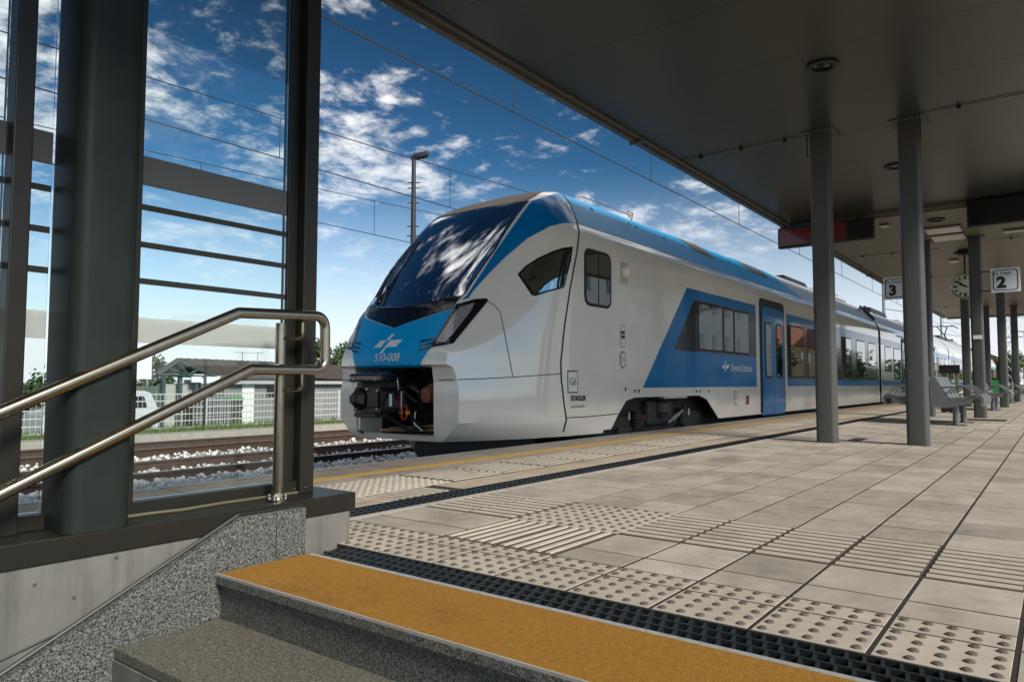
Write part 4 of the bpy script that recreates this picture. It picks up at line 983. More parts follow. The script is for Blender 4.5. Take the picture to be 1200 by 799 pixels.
def door(car, x0, x1):
    fr = panel(rrect(x0-.09, x1+.09, .0, 2.46, .12), map_side, .012, 3, .1, 'door_frame', 'black', car, depth=.02)
    xm = (x0+x1)/2
    for a, c in ((x0, xm-.008), (xm+.008, x1)):
        d = panel([(a, .045), (c, .045), (c, 2.29), (a, 2.29)], map_side, .026, 3, .1, 'door', 'blue', car, depth=.02)
        g_ = (.20, .42) if a == x0 else (.16, .38)
        f = panel(rrect(a+.16, c-.14, .80, 1.98, .10), map_side, .032, 3, 1, 'door_window', 'black', d, depth=.006)
        panel(rrect(a+.195, c-.175, .84, 1.94, .08), map_side, .036, 3, 1, 'door_pane', 'tint', d, depth=.005)
    b = MB(); yb = YC-1.42-.04; b.lathe([(.035, 0), (.035, .015), (.02, .02)], 14, Matrix.Translation((xm-.07, yb+.012, 1.02)) @ Matrix.Rotation(R(90), 4, 'X')); b.build('door_button', 'orange', car)
    b = MB(); b.box(x0-.9, x1+.55, YC-1.455, YC-1.40, 2.50, 2.535, .006); b.build('rain_strip', 'roofgrey', car)
    return fr
c1b = car_wall(XE_N, 27.05, [(8.62, 12.5)]); car_roof(XE_N, 27.05, c1b)
# wheel arch shadow box
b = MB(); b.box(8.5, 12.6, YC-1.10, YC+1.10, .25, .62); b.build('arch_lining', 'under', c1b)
b = MB(); b.box(10.3, 11.15, YC-1.41, YC-1.33, .455, .52, .01); b.build('step_bracket', 'roofgrey', c1b)
# blue livery
panel([(9.55, .628), (14.55, .628), (14.55, 2.275), (11.17, 2.275)], map_side, .0025, 1, .2, 'blue_livery', 'blue', c1b, depth=.003)
panel([(16.62, 2.045), (27.05, 2.045), (27.05, 2.265), (16.62, 2.265)], map_side, .0025, 3, .2, 'blue_livery', 'blue', c1b, depth=.003)
panel([(16.62, .632), (27.05, .632), (27.05, .80), (16.62, .80)], map_side, .0025, 3, .2, 'blue_livery', 'blue', c1b, depth=.003)
panel([(10.62, 1.225), (14.55, 1.225), (14.55, 2.10), (11.47, 2.10)], map_side, .005, 3, 1, 'window_band', 'gloss_black', c1b, depth=.004)
for x0, x1 in ((11.60, 12.72), (13.30, 14.13)): window(c1b, x0, x1, 1.25, 2.085)
window(c1b, 12.76, 13.27, 1.25, 2.085)
panel([(16.62, .80), (26.9, .80), (26.9, 2.045), (16.62, 2.045)], map_side, .004, 3, 1, 'window_band', 'gloss_black', c1b, depth=.003)
for x0, x1, z0 in ((16.68, 17.97, .83), (18.3, 19.5, .83), (19.9, 21.1, .83), (21.75, 22.95, .83), (23.6, 24.85, .83), (25.3, 26.55, 1.25)): window(c1b, x0, x1, z0, 2.03)
door(c1b, 14.86, 16.33)
panel(rrect(7.925, 8.63, 1.70, 2.46, .12), map_side, .006, 3, 1, 'cab_door_window', 'black', c1b, depth=.008)
panel(rrect(7.965, 8.59, 1.74, 2.42, .09), map_side, .010, 3, 1, 'pane', 'tint', c1b, depth=.005)
b = MB(); b.box(8.27, 8.285, YC-1.434, YC-1.428, 1.74, 2.42); b.build('window_bar', 'black', c1b)
b = MB(); b.box(8.90, 9.10, YC-1.425, YC-1.418, 2.10, 2.40, .01); lp = b.build('side_camera', 'roofgrey', c1b)
b = MB(); b.lathe([(.085, 0), (.085, .03), (.06, .07), (.03, .10), (.005, .105)], 16, Matrix.Translation((9.0, YC-1.425, 2.26)) @ Matrix.Rotation(R(90), 4, 'X')); b.build('camera_housing', 'cream', lp, smooth=True)
logo(c1b, map_side, 12.85, 1.0, .155, .006)
def side_text(txt, size, X, z, m, parent, shear=0, bold=0, align='LEFT', name='lettering'): return lay_text(text_mesh(txt, size, shear, align, bold), name, m, parent, map_side, X, z, .006)
tm = text_mesh('Slovenske železnice', .20, .1, 'LEFT', .001)
for v in tm.vertices: v.co.x *= .72
lay_text(tm, 'lettering', 'white', c1b, map_side, 13.12, .985, .006)
side_text('STADLER', .085, 7.60, .50, 'ink', nose, bold=.004); side_text('year of built 2021', .045, 7.60, .40, 'ink', nose)
# pictograms
def frame_sign(x0, x1, z0, z1, parent, name='pictogram'):
    o = panel([(x0, z0), (x1, z0), (x1, z1), (x0, z1)], map_side, .003, 1, 1, name, 'ink', parent, depth=.002)
    panel([(x0+.015, z0+.015), (x1-.015, z0+.015), (x1-.015, z1-.015), (x0+.015, z1-.015)], map_side, .005, 1, 1, 'field', 'white', o, depth=.002); return o
f_ = frame_sign(7.53, 7.76, .44+.13, .85, nose); side_text('G6', .13, 7.645, .71, 'ink', f_, align='CENTER')
def ring(xc, zc, rx, rz, parent, txt=None, name='pictogram', m='ink'):
    n = 20; o_ = [(xc+rx*math.cos(a), zc+rz*math.sin(a)) for a in [2*math.pi*i/n for i in range(n)]]
    o = panel(o_, map_side, .004, 1, 1, name, m, parent, depth=.002)
    panel([(xc+(x-xc)*.84, zc+(z-zc)*.84) for x, z in o_], map_side, .0055, 1, 1, 'field', 'cream', o, depth=.001)
    if txt: side_text(txt, rz*.9, xc, zc, m, o, align='CENTER')
    return o
ring(8.95, 1.02, .09, .12, c1b, 'S+'); ring(13.35, .42, .10, .14, c1b, 'S+')
f_ = panel(rrect(8.88, 9.02, 1.20, 1.50, .03), map_side, .003, 1, 1, 'key_panel', 'ink', c1b, depth=.002)
panel(rrect(8.887, 9.013, 1.207, 1.493, .026), map_side, .0045, 1, 1, 'field', 'cream', f_, depth=.001)
for x0, z0 in ((8.90, 1.32), (8.955, 1.32), (8.90, 1.38), (8.955, 1.38)): b = MB(); b.box(x0, x0+.045, YC-1.4275, YC-1.4255, z0, z0+.045); b.build('key', 'ink', f_)
b = MB(); b.box(13.90, 14.07, YC-1.426, YC-1.4212, .28, .46); b.build('fire_sign', 'darkred', c1b)
for xx, zz in ((9.02, .60), (9.3, .57), (9.42, .57), (11.5, .55), (11.65, .55), (12.05, .55)): b = MB(); b.prism([(xx-.035, zz+.03), (xx+.035, zz+.03), (xx, zz-.03)], 'y', YC-1.4240, YC-1.4212); b.build('jacking_mark', 'ink', c1b)
ring(17.35, .98, .10, .13, c1b, None, 'bicycle_pictogram', 'white')

# roof of the first car: blue shroud with vents
panel([(7.97, .0), (18.35, 0), (17.55, .30), (16.9, .62), (16.75, .99), (8.36, .99), (8.33, .62), (8.20, .30)], map_roof, .006, 1.2, .06, 'blue_roof_shroud', 'blue_lit', c1b, mirror=True)
for x0, x1 in ((12.1, 13.1), (15.1, 15.75), (15.82, 16.5)):
    panel([(x0-.15, .62), (x0+.35, .24), (x1+.25, .24), (x1-.2, .62)], map_roof, .012, 2, .06, 'roof_vent', 'vent', c1b, mirror=True, depth=.01)
for xx in (9.6, 13.45): seam([(xx, .02), (xx+.12, .25), (xx+.05, .6)], 'shroud_joint', c1b, .006, 'blue', map_roof)
for xx, s_ in ((8.9, .35), (10.0, .33), (10.25, .33), (11.2, .30), (11.9, .28), (14.2, .3), (14.6, .3)):
    h = map_roof(xx, s_); b = MB(); b.lathe([(.03, 0), (.03, .006), (.01, .008)], 10, Matrix.Translation(h[0]+h[1]*.006) @ h[1].to_track_quat('Z', 'Y').to_matrix().to_4x4()); b.build('shroud_fastener', 'black', c1b)
b = MB(); b.tube([(9.0, YC-.70, 3.43), (9.0, YC-.70, 3.47), (10.6, YC-.70, 3.48), (10.6, YC-.70, 3.43)], .014, 6); b.tube([(10.5, YC-.72, 3.42), (10.55, YC-.66, 3.55), (10.75, YC-.65, 3.55), (10.8, YC-.6, 3.42)], .012, 6); b.build('roof_rail', 'brass', c1b)
def roof_box(car, x0, x1, w0, h, m='roofgrey', name='roof_unit'):
    b = MB(); b.prism([(YC-w0, 3.38), (YC+w0, 3.38), (YC+w0*.9, 3.38+h), (YC-w0*.9, 3.38+h)], 'x', x0, x1); return b.build(name, m, car)
roof_box(c1b, 19.0, 21.0, .75, .13, 'darkfix'); roof_box(c1b, 22.0, 25.5, .8, .12); roof_box(c1b, 17.4, 18.6, .6, .08, 'vent')
for x0 in (23.0, 23.7, 24.4): b = MB(); b.tube([(x0, YC-.75+.1*i, 3.48+.12*math.sin(math.pi*i/6)) for i in range(7)], .02, 6); b.build('roof_hoop', 'darkfix', c1b)
def simple_car(x0, x1, wins, doors, arches):
    cb_ = car_wall(x0, x1, arches); car_roof(x0, x1, cb_)
    for z0, z1 in ((2.045, 2.265), (.632, .80)): panel([(x0, z0), (x1, z0), (x1, z1), (x0, z1)], map_side, .0025, 4, .3, 'blue_livery', 'blue', cb_, depth=.003)
    if wins:
        xa, xb = min(w_[0] for w_ in wins if w_[2] < 1) if any(w_[2] < 1 for w_ in wins) else wins[0][0], wins[-1][1]
    for w_ in wins: window(cb_, w_[0], w_[1], w_[2], 2.03)
    for d_ in doors: door(cb_, d_, d_+1.47)
    roof_box(cb_, x0+2, x0+5, .8, .18, 'darkfix'); roof_box(cb_, x0+8, x1-4, .8, .13)
    return cb_
c2b = simple_car(27.45, 46.6, [(28.15, 29.35, 1.12), (29.8, 31.25, .83)]+[(33.4+1.5*k, 34.6+1.5*k, .95) for k in range(4)]+[(41.6+1.5*k, 42.8+1.5*k, .95) for k in range(3)], [31.6, 39.6], [])
c3b = simple_car(47.0, 66.2, [(47.8+1.5*k, 49.0+1.5*k, .95) for k in range(5)]+[(58+1.5*k, 59.2+1.5*k, .95) for k in range(5)], [56.0], [])
c4b = simple_car(66.6, 85.0, [(67.6+1.5*k, 68.8+1.5*k, .95) for k in range(9)], [], [])
for x0 in (27.05, 46.6, 66.2):
    b = MB(); t = [(z, v-.09) for z, v in WZ if v > .3]; pr = [(YC-v, z) for z, v in t]+[(YC+v, z) for z, v in t[::-1]]
    b.prism(pr, 'x', x0-.02, x0+.42); b.build('gangway_bellows', 'darkfix', train)
    b = MB(); b.box(x0-.35, x0+.72, YC-1.40, YC-1.15, .05, .42, .05); b.build('articulation_bogie', 'bogie', train)
b = MB(); b.tube(fillet([(26.2, YC-1.0, 3.18), (26.8, YC-1.02, 3.30), (27.25, YC-1.0, 3.38), (27.8, YC-1.02, 3.20)], .3), .03, 6); b.tube([(26.9, YC-.9, 3.36), (27.3, YC-1.28, 2.9)], .04, 6); b.build('jumper_cable', 'darkfix', train)
# pantograph
pg = MB(); xp = 58.5
pg.box(xp-3.0, xp+3.2, YC-.45, YC-.38, 3.62, 3.70); pg.box(xp-3.0, xp+3.2, YC+.38, YC+.45, 3.62, 3.70); pg.box(xp-.2, xp+.2, YC-.5, YC+.5, 3.60, 3.78)
pan_ = pg.build('pantograph', 'darkfix', train)
b = MB(); b.tube([(xp+1.2, YC, 3.75), (xp+.0, YC, 4.12), (xp+.3, YC, 4.12)], .05, 6); b.tube([(xp, YC, 4.1), (xp-1.2, YC-.3, 4.62)], .035, 6); b.tube([(xp, YC, 4.1), (xp-1.2, YC+.3, 4.62)], .035, 6); b.build('pantograph_arm', 'darkfix', pan_)
b = MB(); b.tube([(xp-1.2, YC-.95, 4.45), (xp-1.2, YC-.7, 4.62), (xp-1.2, YC+.7, 4.66), (xp-1.2, YC+.95, 4.45)], .04, 6); b.tube([(xp-1.6, YC-.6, 4.66), (xp-.8, YC-.6, 4.66)], .03, 6); b.tube([(xp-1.6, YC+.6, 4.66), (xp-.8, YC+.6, 4.66)], .03, 6); b.build('pantograph_head', 'darkfix', pan_)

# ================================================================ overhead lines
def wire(name, y, z, r, label, x0=-40, x1=150, sag=None):
    b = MB()
    if sag:
        pts = []; span = 55.0; x = x0
        while x <= x1+.1:
            u = ((x-20) % span)/span; pts.append((x, y, z-sag*4*u*(1-u)*1.0)); x += 2.5
        b.tube(pts, r, 5)
    else: b.tube([(x0, y, z), (x1, y, z)], r, 5)
    return tag(b.build(name, 'wire'), label, 'wire', 'overhead wires')
def catenary(y, zc, rc, lab, xs_):
    c = wire('contact_wire', y, zc, rc, lab[0]); ms = wire('carrying_wire', y, zc+1.25, rc*.9, lab[1], sag=.75)
    for x in xs_:
        u = ((x-20) % 55)/55; zt = zc+1.25-.75*4*u*(1-u)
        b = MB(); b.tube([(x, y, zc), (x, y, zt)], rc*.75, 5); b.build('dropper', 'wire', c)
catenary(YC, 4.685, .011, ('contact wire above the train, nearest overhead line', 'carrying wire above the contact wire of the train track'), [8.3, 12.79, 17.7, 23, 28.5, 34, 40, 46, 52, 58])
catenary(10.9, 4.68, .011, ('overhead contact wire of the second track from the camera', 'carrying wire over the second track from the camera'), [7.5, 12, 17, 22, 27, 33])
catenary(14.55, 4.68, .011, ('overhead contact wire of the third track from the camera', 'carrying wire over the third track from the camera'), [8.06, 13, 18, 24, 30, 36])
def mast(x, y, h, label, lattice=False, z0=-.8):
    e = empty('catenary_mast', (x, y, z0)); tag(e, label, 'mast', 'overhead line masts')
    if lattice:
        for sx_ in (-.2, .2):
            for sy_ in (-.2, .2): b = MB(); b.tube([(x+sx_, y+sy_, z0), (x+sx_*.5, y+sy_*.5, h)], .03, 5); b.build('leg', 'galv', e)
        n = 16
        for k in range(n):
            za, zb = z0+(h-z0)*k/n, z0+(h-z0)*(k+1)/n; sa, sb = .2*(1-.5*k/n), .2*(1-.5*(k+1)/n)
            b = MB(); b.tube([(x-sa, y-sa, za), (x-sb, y+sb, zb)], .014, 4); b.tube([(x-sa, y+sa, za), (x-sb, y-sb, zb)], .014, 4); b.tube([(x-sa, y-sa, za), (x+sb, y-sb, zb)], .014, 4); b.build('lattice_brace', 'galv', e)
    else:
        b = MB(); b.tube([(x, y, z0), (x, y, h)], .11, 8, radii=[.13, .08]); b.build('shaft', 'galv', e)
    for z in (4.9, 6.0):
        b = MB(); b.tube([(x, y, z+.5), (x, y-2.3, z)], .025, 5); b.build('cantilever', 'galv', e)
    return e
mast(50, 8.6, 7.2, 'thin overhead line mast behind the train near the track 3 sign')
mast(78, 8.6, 7.2, 'overhead line mast behind the far end of the train')
mast(60, 2.62, 8.2, 'pale lattice mast rising behind the far canopy columns', True)
# street lamp behind the train
lx, ly = 18.3, 18.4
e = empty('street_lamp', (lx, ly, -.6)); tag(e, 'dark street lamp on a tall pole behind the train nose', 'street lamp')
b = MB(); b.tube([(lx, ly, -.6), (lx, ly, 5.5), (lx, ly, 8.85)], .1, 10, radii=[.11, .10, .075]); b.build('pole', 'darkmast', e, smooth=True)
d = _r0
b = MB(); b.tube([(lx-d.x*.10, ly-d.y*.10, 8.83), (lx+d.x*.05, ly+d.y*.05, 8.90), (lx+d.x*.50, ly+d.y*.50, 9.0), (lx+d.x*.56, ly+d.y*.56, 8.99)], .1, 10, radii=[.05, .13, .12, .03]); b.build('lamp_head', 'darkmast', e, smooth=True)
for z in (5.3, 6.0, 6.35, 7.2, 7.75, 7.95): b = MB(); b.tube([(lx-d.x*.22, ly-d.y*.22, z), (lx+d.x*.22, ly+d.y*.22, z)], .022, 5); b.build('step_iron', 'darkmast', e)

# ================================================================ yard beyond the tracks
fn = empty('mesh_fence', (15, 19.6, -.6)); tag(fn, 'white wire mesh fence along the grass strip', 'fence')
YF = 19.6; zf0, zf1 = -.58, .40
x = 4.0; k = 0
while x < 32:
    b = MB(); b.box(x-.035, x+.035, YF-.03, YF+.03, -.62, zf1+.05); b.build('post', 'fence', fn)
    p = MB()
    for i in range(1, 20): xx = x+2.4*i/20; p.add([(xx-.006, YF-.006, zf0), (xx+.006, YF-.006, zf0), (xx+.006, YF-.006, zf1), (xx-.006, YF-.006, zf1)], [(0, 1, 2, 3)])
    for i in range(6): zz = zf0+.03+(zf1-zf0-.05)*i/5; p.box(x+.036, x+2.364, YF-.010, YF+.006, zz-.014, zz+.014)
    p.build('mesh_panel', 'fence', fn); x += 2.4
b = MB(); b.tube([(10.6, 18.6, -.6), (10.6, 18.6, 1.35)], .035, 8); tag(b.build('signal_post', 'darkmast'), 'thin dark green post standing in front of the white fence', 'post')
GZ = -1.4
# open shed with gable roof and teal timbers: front gable at the left end
sh = empty('gabled_shed', (18, 32, GZ)); tag(sh, 'long shed with weathered brown gable roof and teal timber frame', 'shed')
def Pt(px, py, Y): return on_y(px, py, Y)
Y1 = 32.0
e0, ap, e1 = Pt(184, 438, Y1), Pt(207, 423, Y1), Pt(252, 441, Y1)
DX = Vector((10.5, 2.5, 0))
b = MB(); th = Vector((0, 0, .12))
for (a, c) in ((e0, ap), (ap, e1)):
    v = [a, c, c+DX, a+DX]; b.add([p+th for p in v]+v, [(0, 1, 2, 3), (7, 6, 5, 4), (0, 4, 5, 1), (1, 5, 6, 2), (2, 6, 7, 3), (3, 7, 4, 0)])
b.build('roof', 'roofbrown', sh)
for i in range(26):
    t = (i+.5)/26; o_ = DX*t+Vector((0, 0, .125)); b = MB(); b.tube([ap+o_, e1+o_], .03, 4); b.build('roof_batten', 'roofbrown', sh)
for p_, q_ in ((e0, e1), (e0, ap), (ap, e1), (ap, (e0+e1)/2), (e0*.5+ap*.5, (e0+e1)/2), (ap*.5+e1*.5, (e0+e1)/2)):
    b = MB(); off = Vector((0, -.12, -.06)); b.tube([p_+off, q_+off], .07, 4); b.build('timber', 'teal', sh)
for t in (.10, .38, .66, .95):
    p_ = e0.lerp(e1, t); b = MB(); b.box(p_.x-.08, p_.x+.08, Y1-.1, Y1+.06, GZ, e1.z); b.build('timber_post', 'teal', sh)
b = MB(); b.box(e0.x+.5, e0.x+2.1, Y1+.3, Y1+1.0, GZ, 1.0-.35); b.build('white_wall', 'shedwhite', sh)
b = MB(); b.box(e0.x+2.2, e1.x+.2, Y1+1.6, Y1+1.8, GZ, .85); b.build('glazed_wall', 'darkglass', sh)
b = MB(); b.box(e0.x+.9+1.2, e0.x+2.9, Y1-.22, Y1-.16, .72, .98); b.build('name_board', 'signwhite', sh)
b = MB(); b.box(e0.x+.9+.6, e0.x+2.0, Y1-.22, Y1-.16, .72, .98); b.build('name_board', 'signwhite', sh)
# long pale wall under the roof with a white door
wx0 = Pt(262, 460, Y1).x; wx1 = Pt(420, 460, Y1).x
xx = wx0
k = 0
while xx < wx1:
    b = MB(); b.box(xx+.01, xx+1.19, Y1-.02, Y1+.1, GZ, .62); b.build('wall_panel', 'shedgrey', sh); xx += 1.2; k += 1
b = MB(); b.box(wx0-.1, wx1, Y1-.35, Y1+.5, .64, .80); b.build('eave', 'shedwhite', sh)
dx0 = Pt(283, 460, Y1).x; dx1 = Pt(297, 460, Y1).x
b = MB(); b.box(dx0, dx1, Y1-.07, Y1-.025, GZ, .66); dr = b.build('door', 'white', sh)
b = MB(); b.box(dx1-.12, dx1-.06, Y1-.11, Y1-.07, -.45, -.40); b.build('handle', 'bolt', dr)
wx2 = Pt(312, 460, Y1).x; b = MB(); b.box(wx2, wx2+1.0, Y1-.06, Y1-.025, .0, .5); b.build('window', 'darkglass', sh)
for px in (284, 302): a = Pt(px, 425, Y1+2); b = MB(); b.tube([(a.x, Y1+2, a.z-.3), (a.x, Y1+2, a.z+.55)], .02, 5); b.tube([(a.x-.5, Y1+2, a.z+.5), (a.x+.4, Y1+2, a.z+.5)], .012, 4); b.build('aerial', 'galv', sh)
# second, lower building further right with brown roof
a0, a1 = Pt(330, 462, 35), Pt(430, 462, 35)
s2 = empty('pale_workshop', (a0.x, 35, GZ)); tag(s2, 'pale grey workshop with low brown roof beside the train nose', 'building')
b = MB(); b.box(a0.x, a1.x+3, 36, 41, GZ, 1.0); b.build('wall', 'shedwhite', s2)
b = MB(); b.add([(a0.x-.4, 35.4, .95), (a1.x+3.4, 35.4, .95), (a1.x+3.4, 38.5, 1.9), (a0.x+1.6, 38.5, 1.9), (a0.x-.4, 41.5, .95), (a1.x+3.4, 41.5, .95)], [(0, 1, 2, 3), (3, 2, 5, 4), (0, 3, 4)]); b.build('roof', 'roofbrown', s2)
for k in range(10): b = MB(); xw = a0.x+.5+k*.95; b.box(xw, xw+.9, 35.95, 35.995, GZ, .75); b.build('wall_panel', 'shedgrey' if k % 3 else 'shedwhite', s2)
b = MB(); c_ = Pt(373, 452, 35.9); b.box(c_.x, c_.x+.6, 35.88, 35.94, .1, .6); b.build('window', 'darkglass', s2)
# grey green garden wall, billboard, van, containers
b = MB(); a = Pt(140, 450, 31); c = Pt(186, 450, 31)
gw = empty('board_fence', ((a.x+c.x)/2, 31, GZ)); tag(gw, 'grey green board fence behind the parked van', 'fence')
for k in range(14): x0 = a.x-1.0+(c.x-a.x+1.0)*k/14; b = MB(); b.box(x0, x0+(c.x-a.x+1.0)/14-.015, 31, 31.06, GZ, .55+random.uniform(-.01, .01)); b.build('board', 'hedge', gw)
bb = Pt(165, 430, 40); e = empty('billboard', (bb.x, 40, GZ)); tag(e, 'tall white billboard with a blue stripe at the far left of the yard', 'billboard')
b = MB(); b.box(bb.x-.9, bb.x+.6, 40, 40.1, .9, 2.9); b.build('panel', 'signwhite', e)
b = MB(); b.box(bb.x-.6, bb.x-.35, 39.985, 39.998, .95, 2.85); b.build('blue_stripe', 'inkblue', e)
for s in (-.7, .4): b = MB(); b.box(bb.x+s-.05, bb.x+s+.05, 40.02, 40.12, GZ, .95); b.build('post', 'galv', e)
# van seen from the side
v0 = Pt(132, 480, 27).x; v1 = Pt(187, 480, 27).x
vn = empty('parked_van', ((v0+v1)/2, 28, GZ)); tag(vn, 'pale blue grey van parked behind the fence at far left', 'van')
L_ = v1-v0
pf = [(v0-2.2, GZ+.35), (v1-.05, GZ+.35), (v1, GZ+.75), (v1-.10, GZ+1.2), (v1-.35, GZ+1.72), (v1-.6, GZ+1.80), (v0-1.2, GZ+1.80), (v0-1.6, GZ+1.2), (v0-2.2, GZ+1.0)]
b = MB(); b.prism(pf, 'y', 27, 28.8); b.build('body', 'van', vn)
b = MB(); b.prism([(v1-.45, GZ+1.15), (v1-1.3, GZ+1.15), (v1-1.3, GZ+1.6), (v1-.6, GZ+1.6)], 'y', 26.985, 26.998); b.build('window', 'darkglass', vn)
b = MB(); b.prism([(v0-.1, GZ+1.15), (v0-1.1, GZ+1.15), (v0-.95, GZ+1.6), (v0-.1, GZ+1.6)], 'y', 26.985, 26.998); b.build('window', 'darkglass', vn)
for x in (v0-1.5, v1-.6): b = MB(); b.lathe([(.2, -.09), (.33, -.09), (.34, .07), (.2, .09), (.01, .05)], 18, Matrix.Translation((x, 27.02, GZ+.34)) @ Matrix.Rotation(R(90), 4, 'X')); b.build('wheel', 'darkfix', vn)
def cage(px0, px1, Y, h, label):
    a, c = Pt(px0, 480, Y).x, Pt(px1, 480, Y).x; e = empty('metal_cage', ((a+c)/2, Y, GZ)); tag(e, label, 'cage', 'metal cages in the yard')
    b = MB(); b.box(a, c, Y, Y+.8, GZ, GZ+h*.9); b.build('load', 'darkgrey', e)
    n = 6
    for i in range(n+1): x = a+(c-a)*i/n; b = MB(); b.box(x-.03, x+.03, Y-.06, Y-.02, GZ, GZ+h); b.build('bar', 'galv', e)
    for z in (.05, h*.45, h*.75, h): b = MB(); b.box(a-.03, c+.03, Y-.08, Y-.061, GZ+z-.04, GZ+z+.03); b.build('rail', 'galv', e)
cage(226, 250, 29, 1.45, 'grey metal cage container, left of the pair behind the fence'); cage(251, 269, 29, 1.5, 'grey metal cage container, right of the pair next to the green topped bin')
a, c = Pt(271, 480, 29).x, Pt(285, 480, 29).x; e = empty('stacked_crates', ((a+c)/2, 29, GZ)); tag(e, 'stack of dark crates with a green lid by the white shed door', 'crate stack')
for k in range(6): b = MB(); b.box(a+random.uniform(0, .05), c-random.uniform(0, .05), 29, 29.7, GZ+k*.23, GZ+k*.23+.20, .01); b.build('crate', 'darkgrey', e)
b = MB(); b.box(a-.02, c+.02, 28.98, 29.72, GZ+1.385, GZ+1.46, .02); b.build('lid', 'green', e)

# ================================================================ trees
leaf_rng = random.Random(11)
def tree(x, y, z0, h, rad, label, n=2600, lsz=.16, trunk=.16, name='tree'):
    e = empty(name, (x, y, z0)); tag(e, label, 'tree')
    r_ = leaf_rng; lobes = []
    tm_ = MB(); tm_.tube([(x, y, z0), (x+.1*rad, y, z0+h*.35), (x, y+.08*rad, z0+h*.8)], trunk, 8, radii=[trunk*1.2, trunk*.8, trunk*.3])
    for k in range(11):
        a = r_.random()*6.28; rr = rad*r_.uniform(.25, .75); zz = z0+h*r_.uniform(.38, .88); c = Vector((x+rr*math.cos(a), y+rr*math.sin(a), zz)); lobes.append((c, rad*r_.uniform(.28, .5)))
        tm_.tube([(x, y, z0+h*r_.uniform(.25, .5)), c], trunk*.4, 5, radii=[trunk*.45, trunk*.12])
    tm_.build('trunk', 'bark', e, smooth=True)
    lm = MB()
    for _ in range(n):
        c, rr = r_.choice(lobes); v = Vector((r_.gauss(0, 1), r_.gauss(0, 1), r_.gauss(0, .8))); v = v.normalized()*rr*r_.random()**.45; p = c+v
        u = Vector((r_.gauss(0, 1), r_.gauss(0, 1), r_.gauss(0, 1))).normalized(); t = u.orthogonal().normalized(); s_ = lsz*r_.uniform(.6, 1.3)
        lm.add([p-t*s_*.5, p+u.cross(t)*s_*.28, p+t*s_*.5, p-u.cross(t)*s_*.28], [(0, 1, 2, 3)])
    lm.build('crown', 'leaf', e)
a = on_y(393, 430, 44); tree(a.x, 44, GZ, 5.2, 2.2, 'green tree beyond the workshop, just left of the train nose', 4200, .28)
a = on_y(184, 430, 50); tree(a.x, 50, GZ, 4.6, 1.6, 'small tree behind the gabled shed roof, left', 1500, .25)
a = on_y(30, 430, 30); tree(a.x, 30, GZ, 2.5, 1.4, 'shrubby tree seen through the narrow pane left of the big column', 1800, .2)
a = on_y(110, 430, 46); tree(a.x, 46, GZ, 4.4, 2.2, 'tree hidden partly by the big parapet column', 1400, .25)

# ================================================================ far end of the platform
def house(x0, x1, y0, y1, z0, h, rh, label, wall, roof, nwin, face='x', rows=2):
    e = empty('building', ((x0+x1)/2, (y0+y1)/2, z0)); tag(e, label, 'building')
    b = MB(); b.box(x0, x1, y0, y1, z0, z0+h); wl = b.build('wall', wall, e)
    b = MB(); ym = (y0+y1)/2; xm = (x0+x1)/2
    if face == 'x': b.prism([(y0-.4, z0+h), (y1+.4, z0+h), (ym, z0+h+rh)], 'x', x0-.4, x1+.4)
    else: b.prism([(x0-.4, z0+h), (x1+.4, z0+h), (xm, z0+h+rh)], 'y', y0-.4, y1+.4)
    b.build('roof', roof, e)
    for r_ in range(rows):
        z = z0+h*(r_+.28)/rows
        for k in range(nwin):
            if face == 'x': yy = y0+(y1-y0)*(k+.5)/nwin; b = MB(); b.box(x0-.05, x0-.01, yy-.45, yy+.45, z, z+1.3); o = b.build('window', 'darkglass', e); b = MB(); b.box(x0-.08, x0-.052, yy-.55, yy+.55, z-.1, z-.02); b.build('sill', 'white', o)
            else: xx_ = x0+(x1-x0)*(k+.5)/nwin; b = MB(); b.box(xx_-.5, xx_+.5, y1+.01, y1+.05, z, z+1.5); o = b.build('window', 'darkglass', e); b = MB(); b.box(xx_-.6, xx_+.6, y1+.052, y1+.08, z-.1, z-.02); b.build('sill', 'white', o)
    return e
house(170, 184, 7.5, 16, -1.2, 6.0, 2.5, 'distant house with red tiled roof beyond the end of the platform', 'facade', 'tile', 4)
house(190, 204, -1, 6, -1.2, 6.5, 2.2, 'distant warm coloured house beyond the platform end, right of the red roofed one', 'facadewarm', 'tile', 4)
tree(120, 5.2, -1, 6.5, 2.6, 'green tree beyond the platform end, seen between far columns', 2600, .35, .2)
tree(135, 7.6, -1, 5.5, 2.4, 'darker tree left of the other one beyond the platform end', 2000, .35, .2)
tree(140, 2.2, -1, 4.5, 2.2, 'low tree at the far right beyond the platform end', 1600, .35, .2)
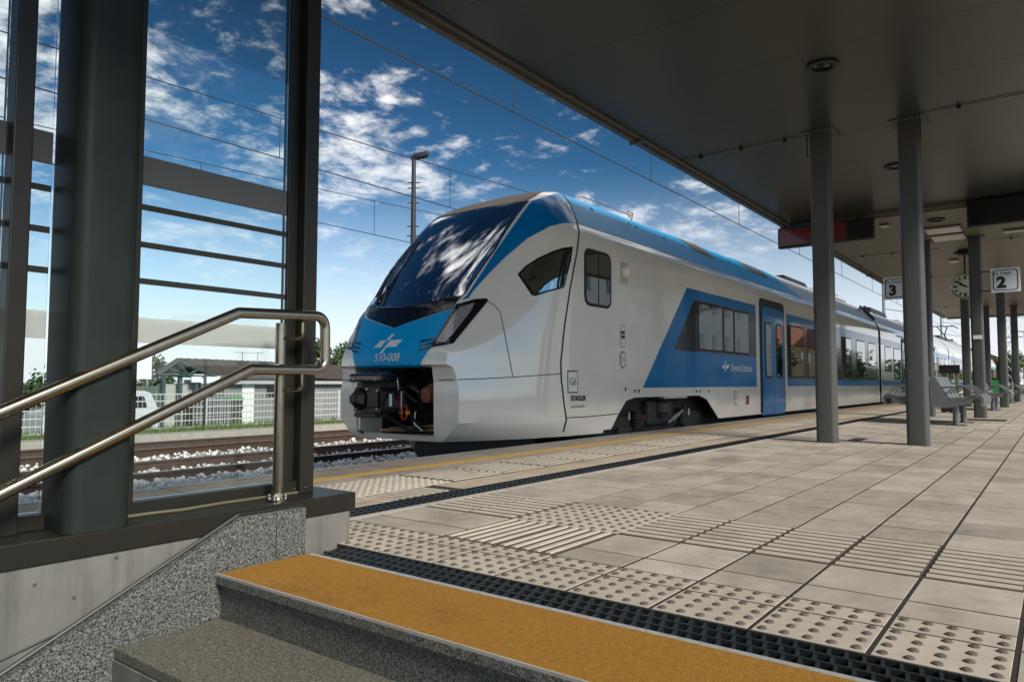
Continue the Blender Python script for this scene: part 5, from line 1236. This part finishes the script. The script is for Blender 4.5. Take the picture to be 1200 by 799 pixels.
gbn = empty('green_container', (60, 3.5, 0)); tag(gbn, 'bright green container far down the platform', 'container')
b = MB(); b.box(60, 61.2, 3.15, 3.85, .02, 1.0, .06); b.build('body', 'green', gbn)
b = MB(); b.box(59.95, 61.25, 3.1, 3.9, 1.002, 1.12, .04); b.build('lid', 'darkfix', gbn)
for k, (x, y) in enumerate(((85, 3.4), (95, 4.4), (76, 2.2))):
    e = empty('platform_lamp', (x, y, 0)); tag(e, ('slim twin lamp post far down the platform, left', 'slim twin lamp post far down the platform, nearest the train', 'slim twin lamp post far down the platform, rightmost')[k], 'lamp post', 'far lamp posts')
    b = MB(); b.tube([(x, y, 0), (x, y, 5.2)], .06, 6); b.build('pole', 'galv', e)
    b = MB(); b.tube([(x, y-.8, 5.25), (x, y, 5.2), (x, y+.8, 5.25)], .05, 5); b.build('arm', 'galv', e)

# ================================================================ the other side of the station (it shows in the train's paint and windows)
house(30, 74, -26, -13, -.9, 9.6, 2.6, 'pale two storey station building across the tracks, mirrored in the train', 'facade', 'tile', 15, 'y', 3)
house(86, 104, -26, -15, -.9, 6.0, 3.0, 'warm yellow house across the tracks, mirrored in the train', 'facadewarm', 'tile', 6, 'y')
tree(79, -14, -.9, 7, 3.2, 'tree beside the station building, mirrored in the train windows', 2600, .4, .2)
tree(112, -15, -.9, 7, 3.2, 'tree past the warm yellow house, mirrored in the train windows', 2200, .4, .2)
wd = MB(); rw = random.Random(21)
for _ in range(9000):
    x = rw.uniform(120, 420); h = 3.2+1.6*math.sin(x*.11)+1.1*math.sin(x*.29+1); p = Vector((x, -19+rw.gauss(0, 1.6), -.9+(h+1.8)*rw.random()**.8)); u = Vector((rw.gauss(0, 1), rw.gauss(0, 1), rw.gauss(0, 1))).normalized(); t = u.orthogonal().normalized(); s_ = rw.uniform(.5, 1.1)
    wd.add([p-t*s_*.5, p+u.cross(t)*s_*.35, p+t*s_*.5, p-u.cross(t)*s_*.35], [(0, 1, 2, 3)])
kind(wd.build('far_woodland', 'leaf'), 'stuff', 'far line of green trees across the tracks, mirrored in the rear cars')
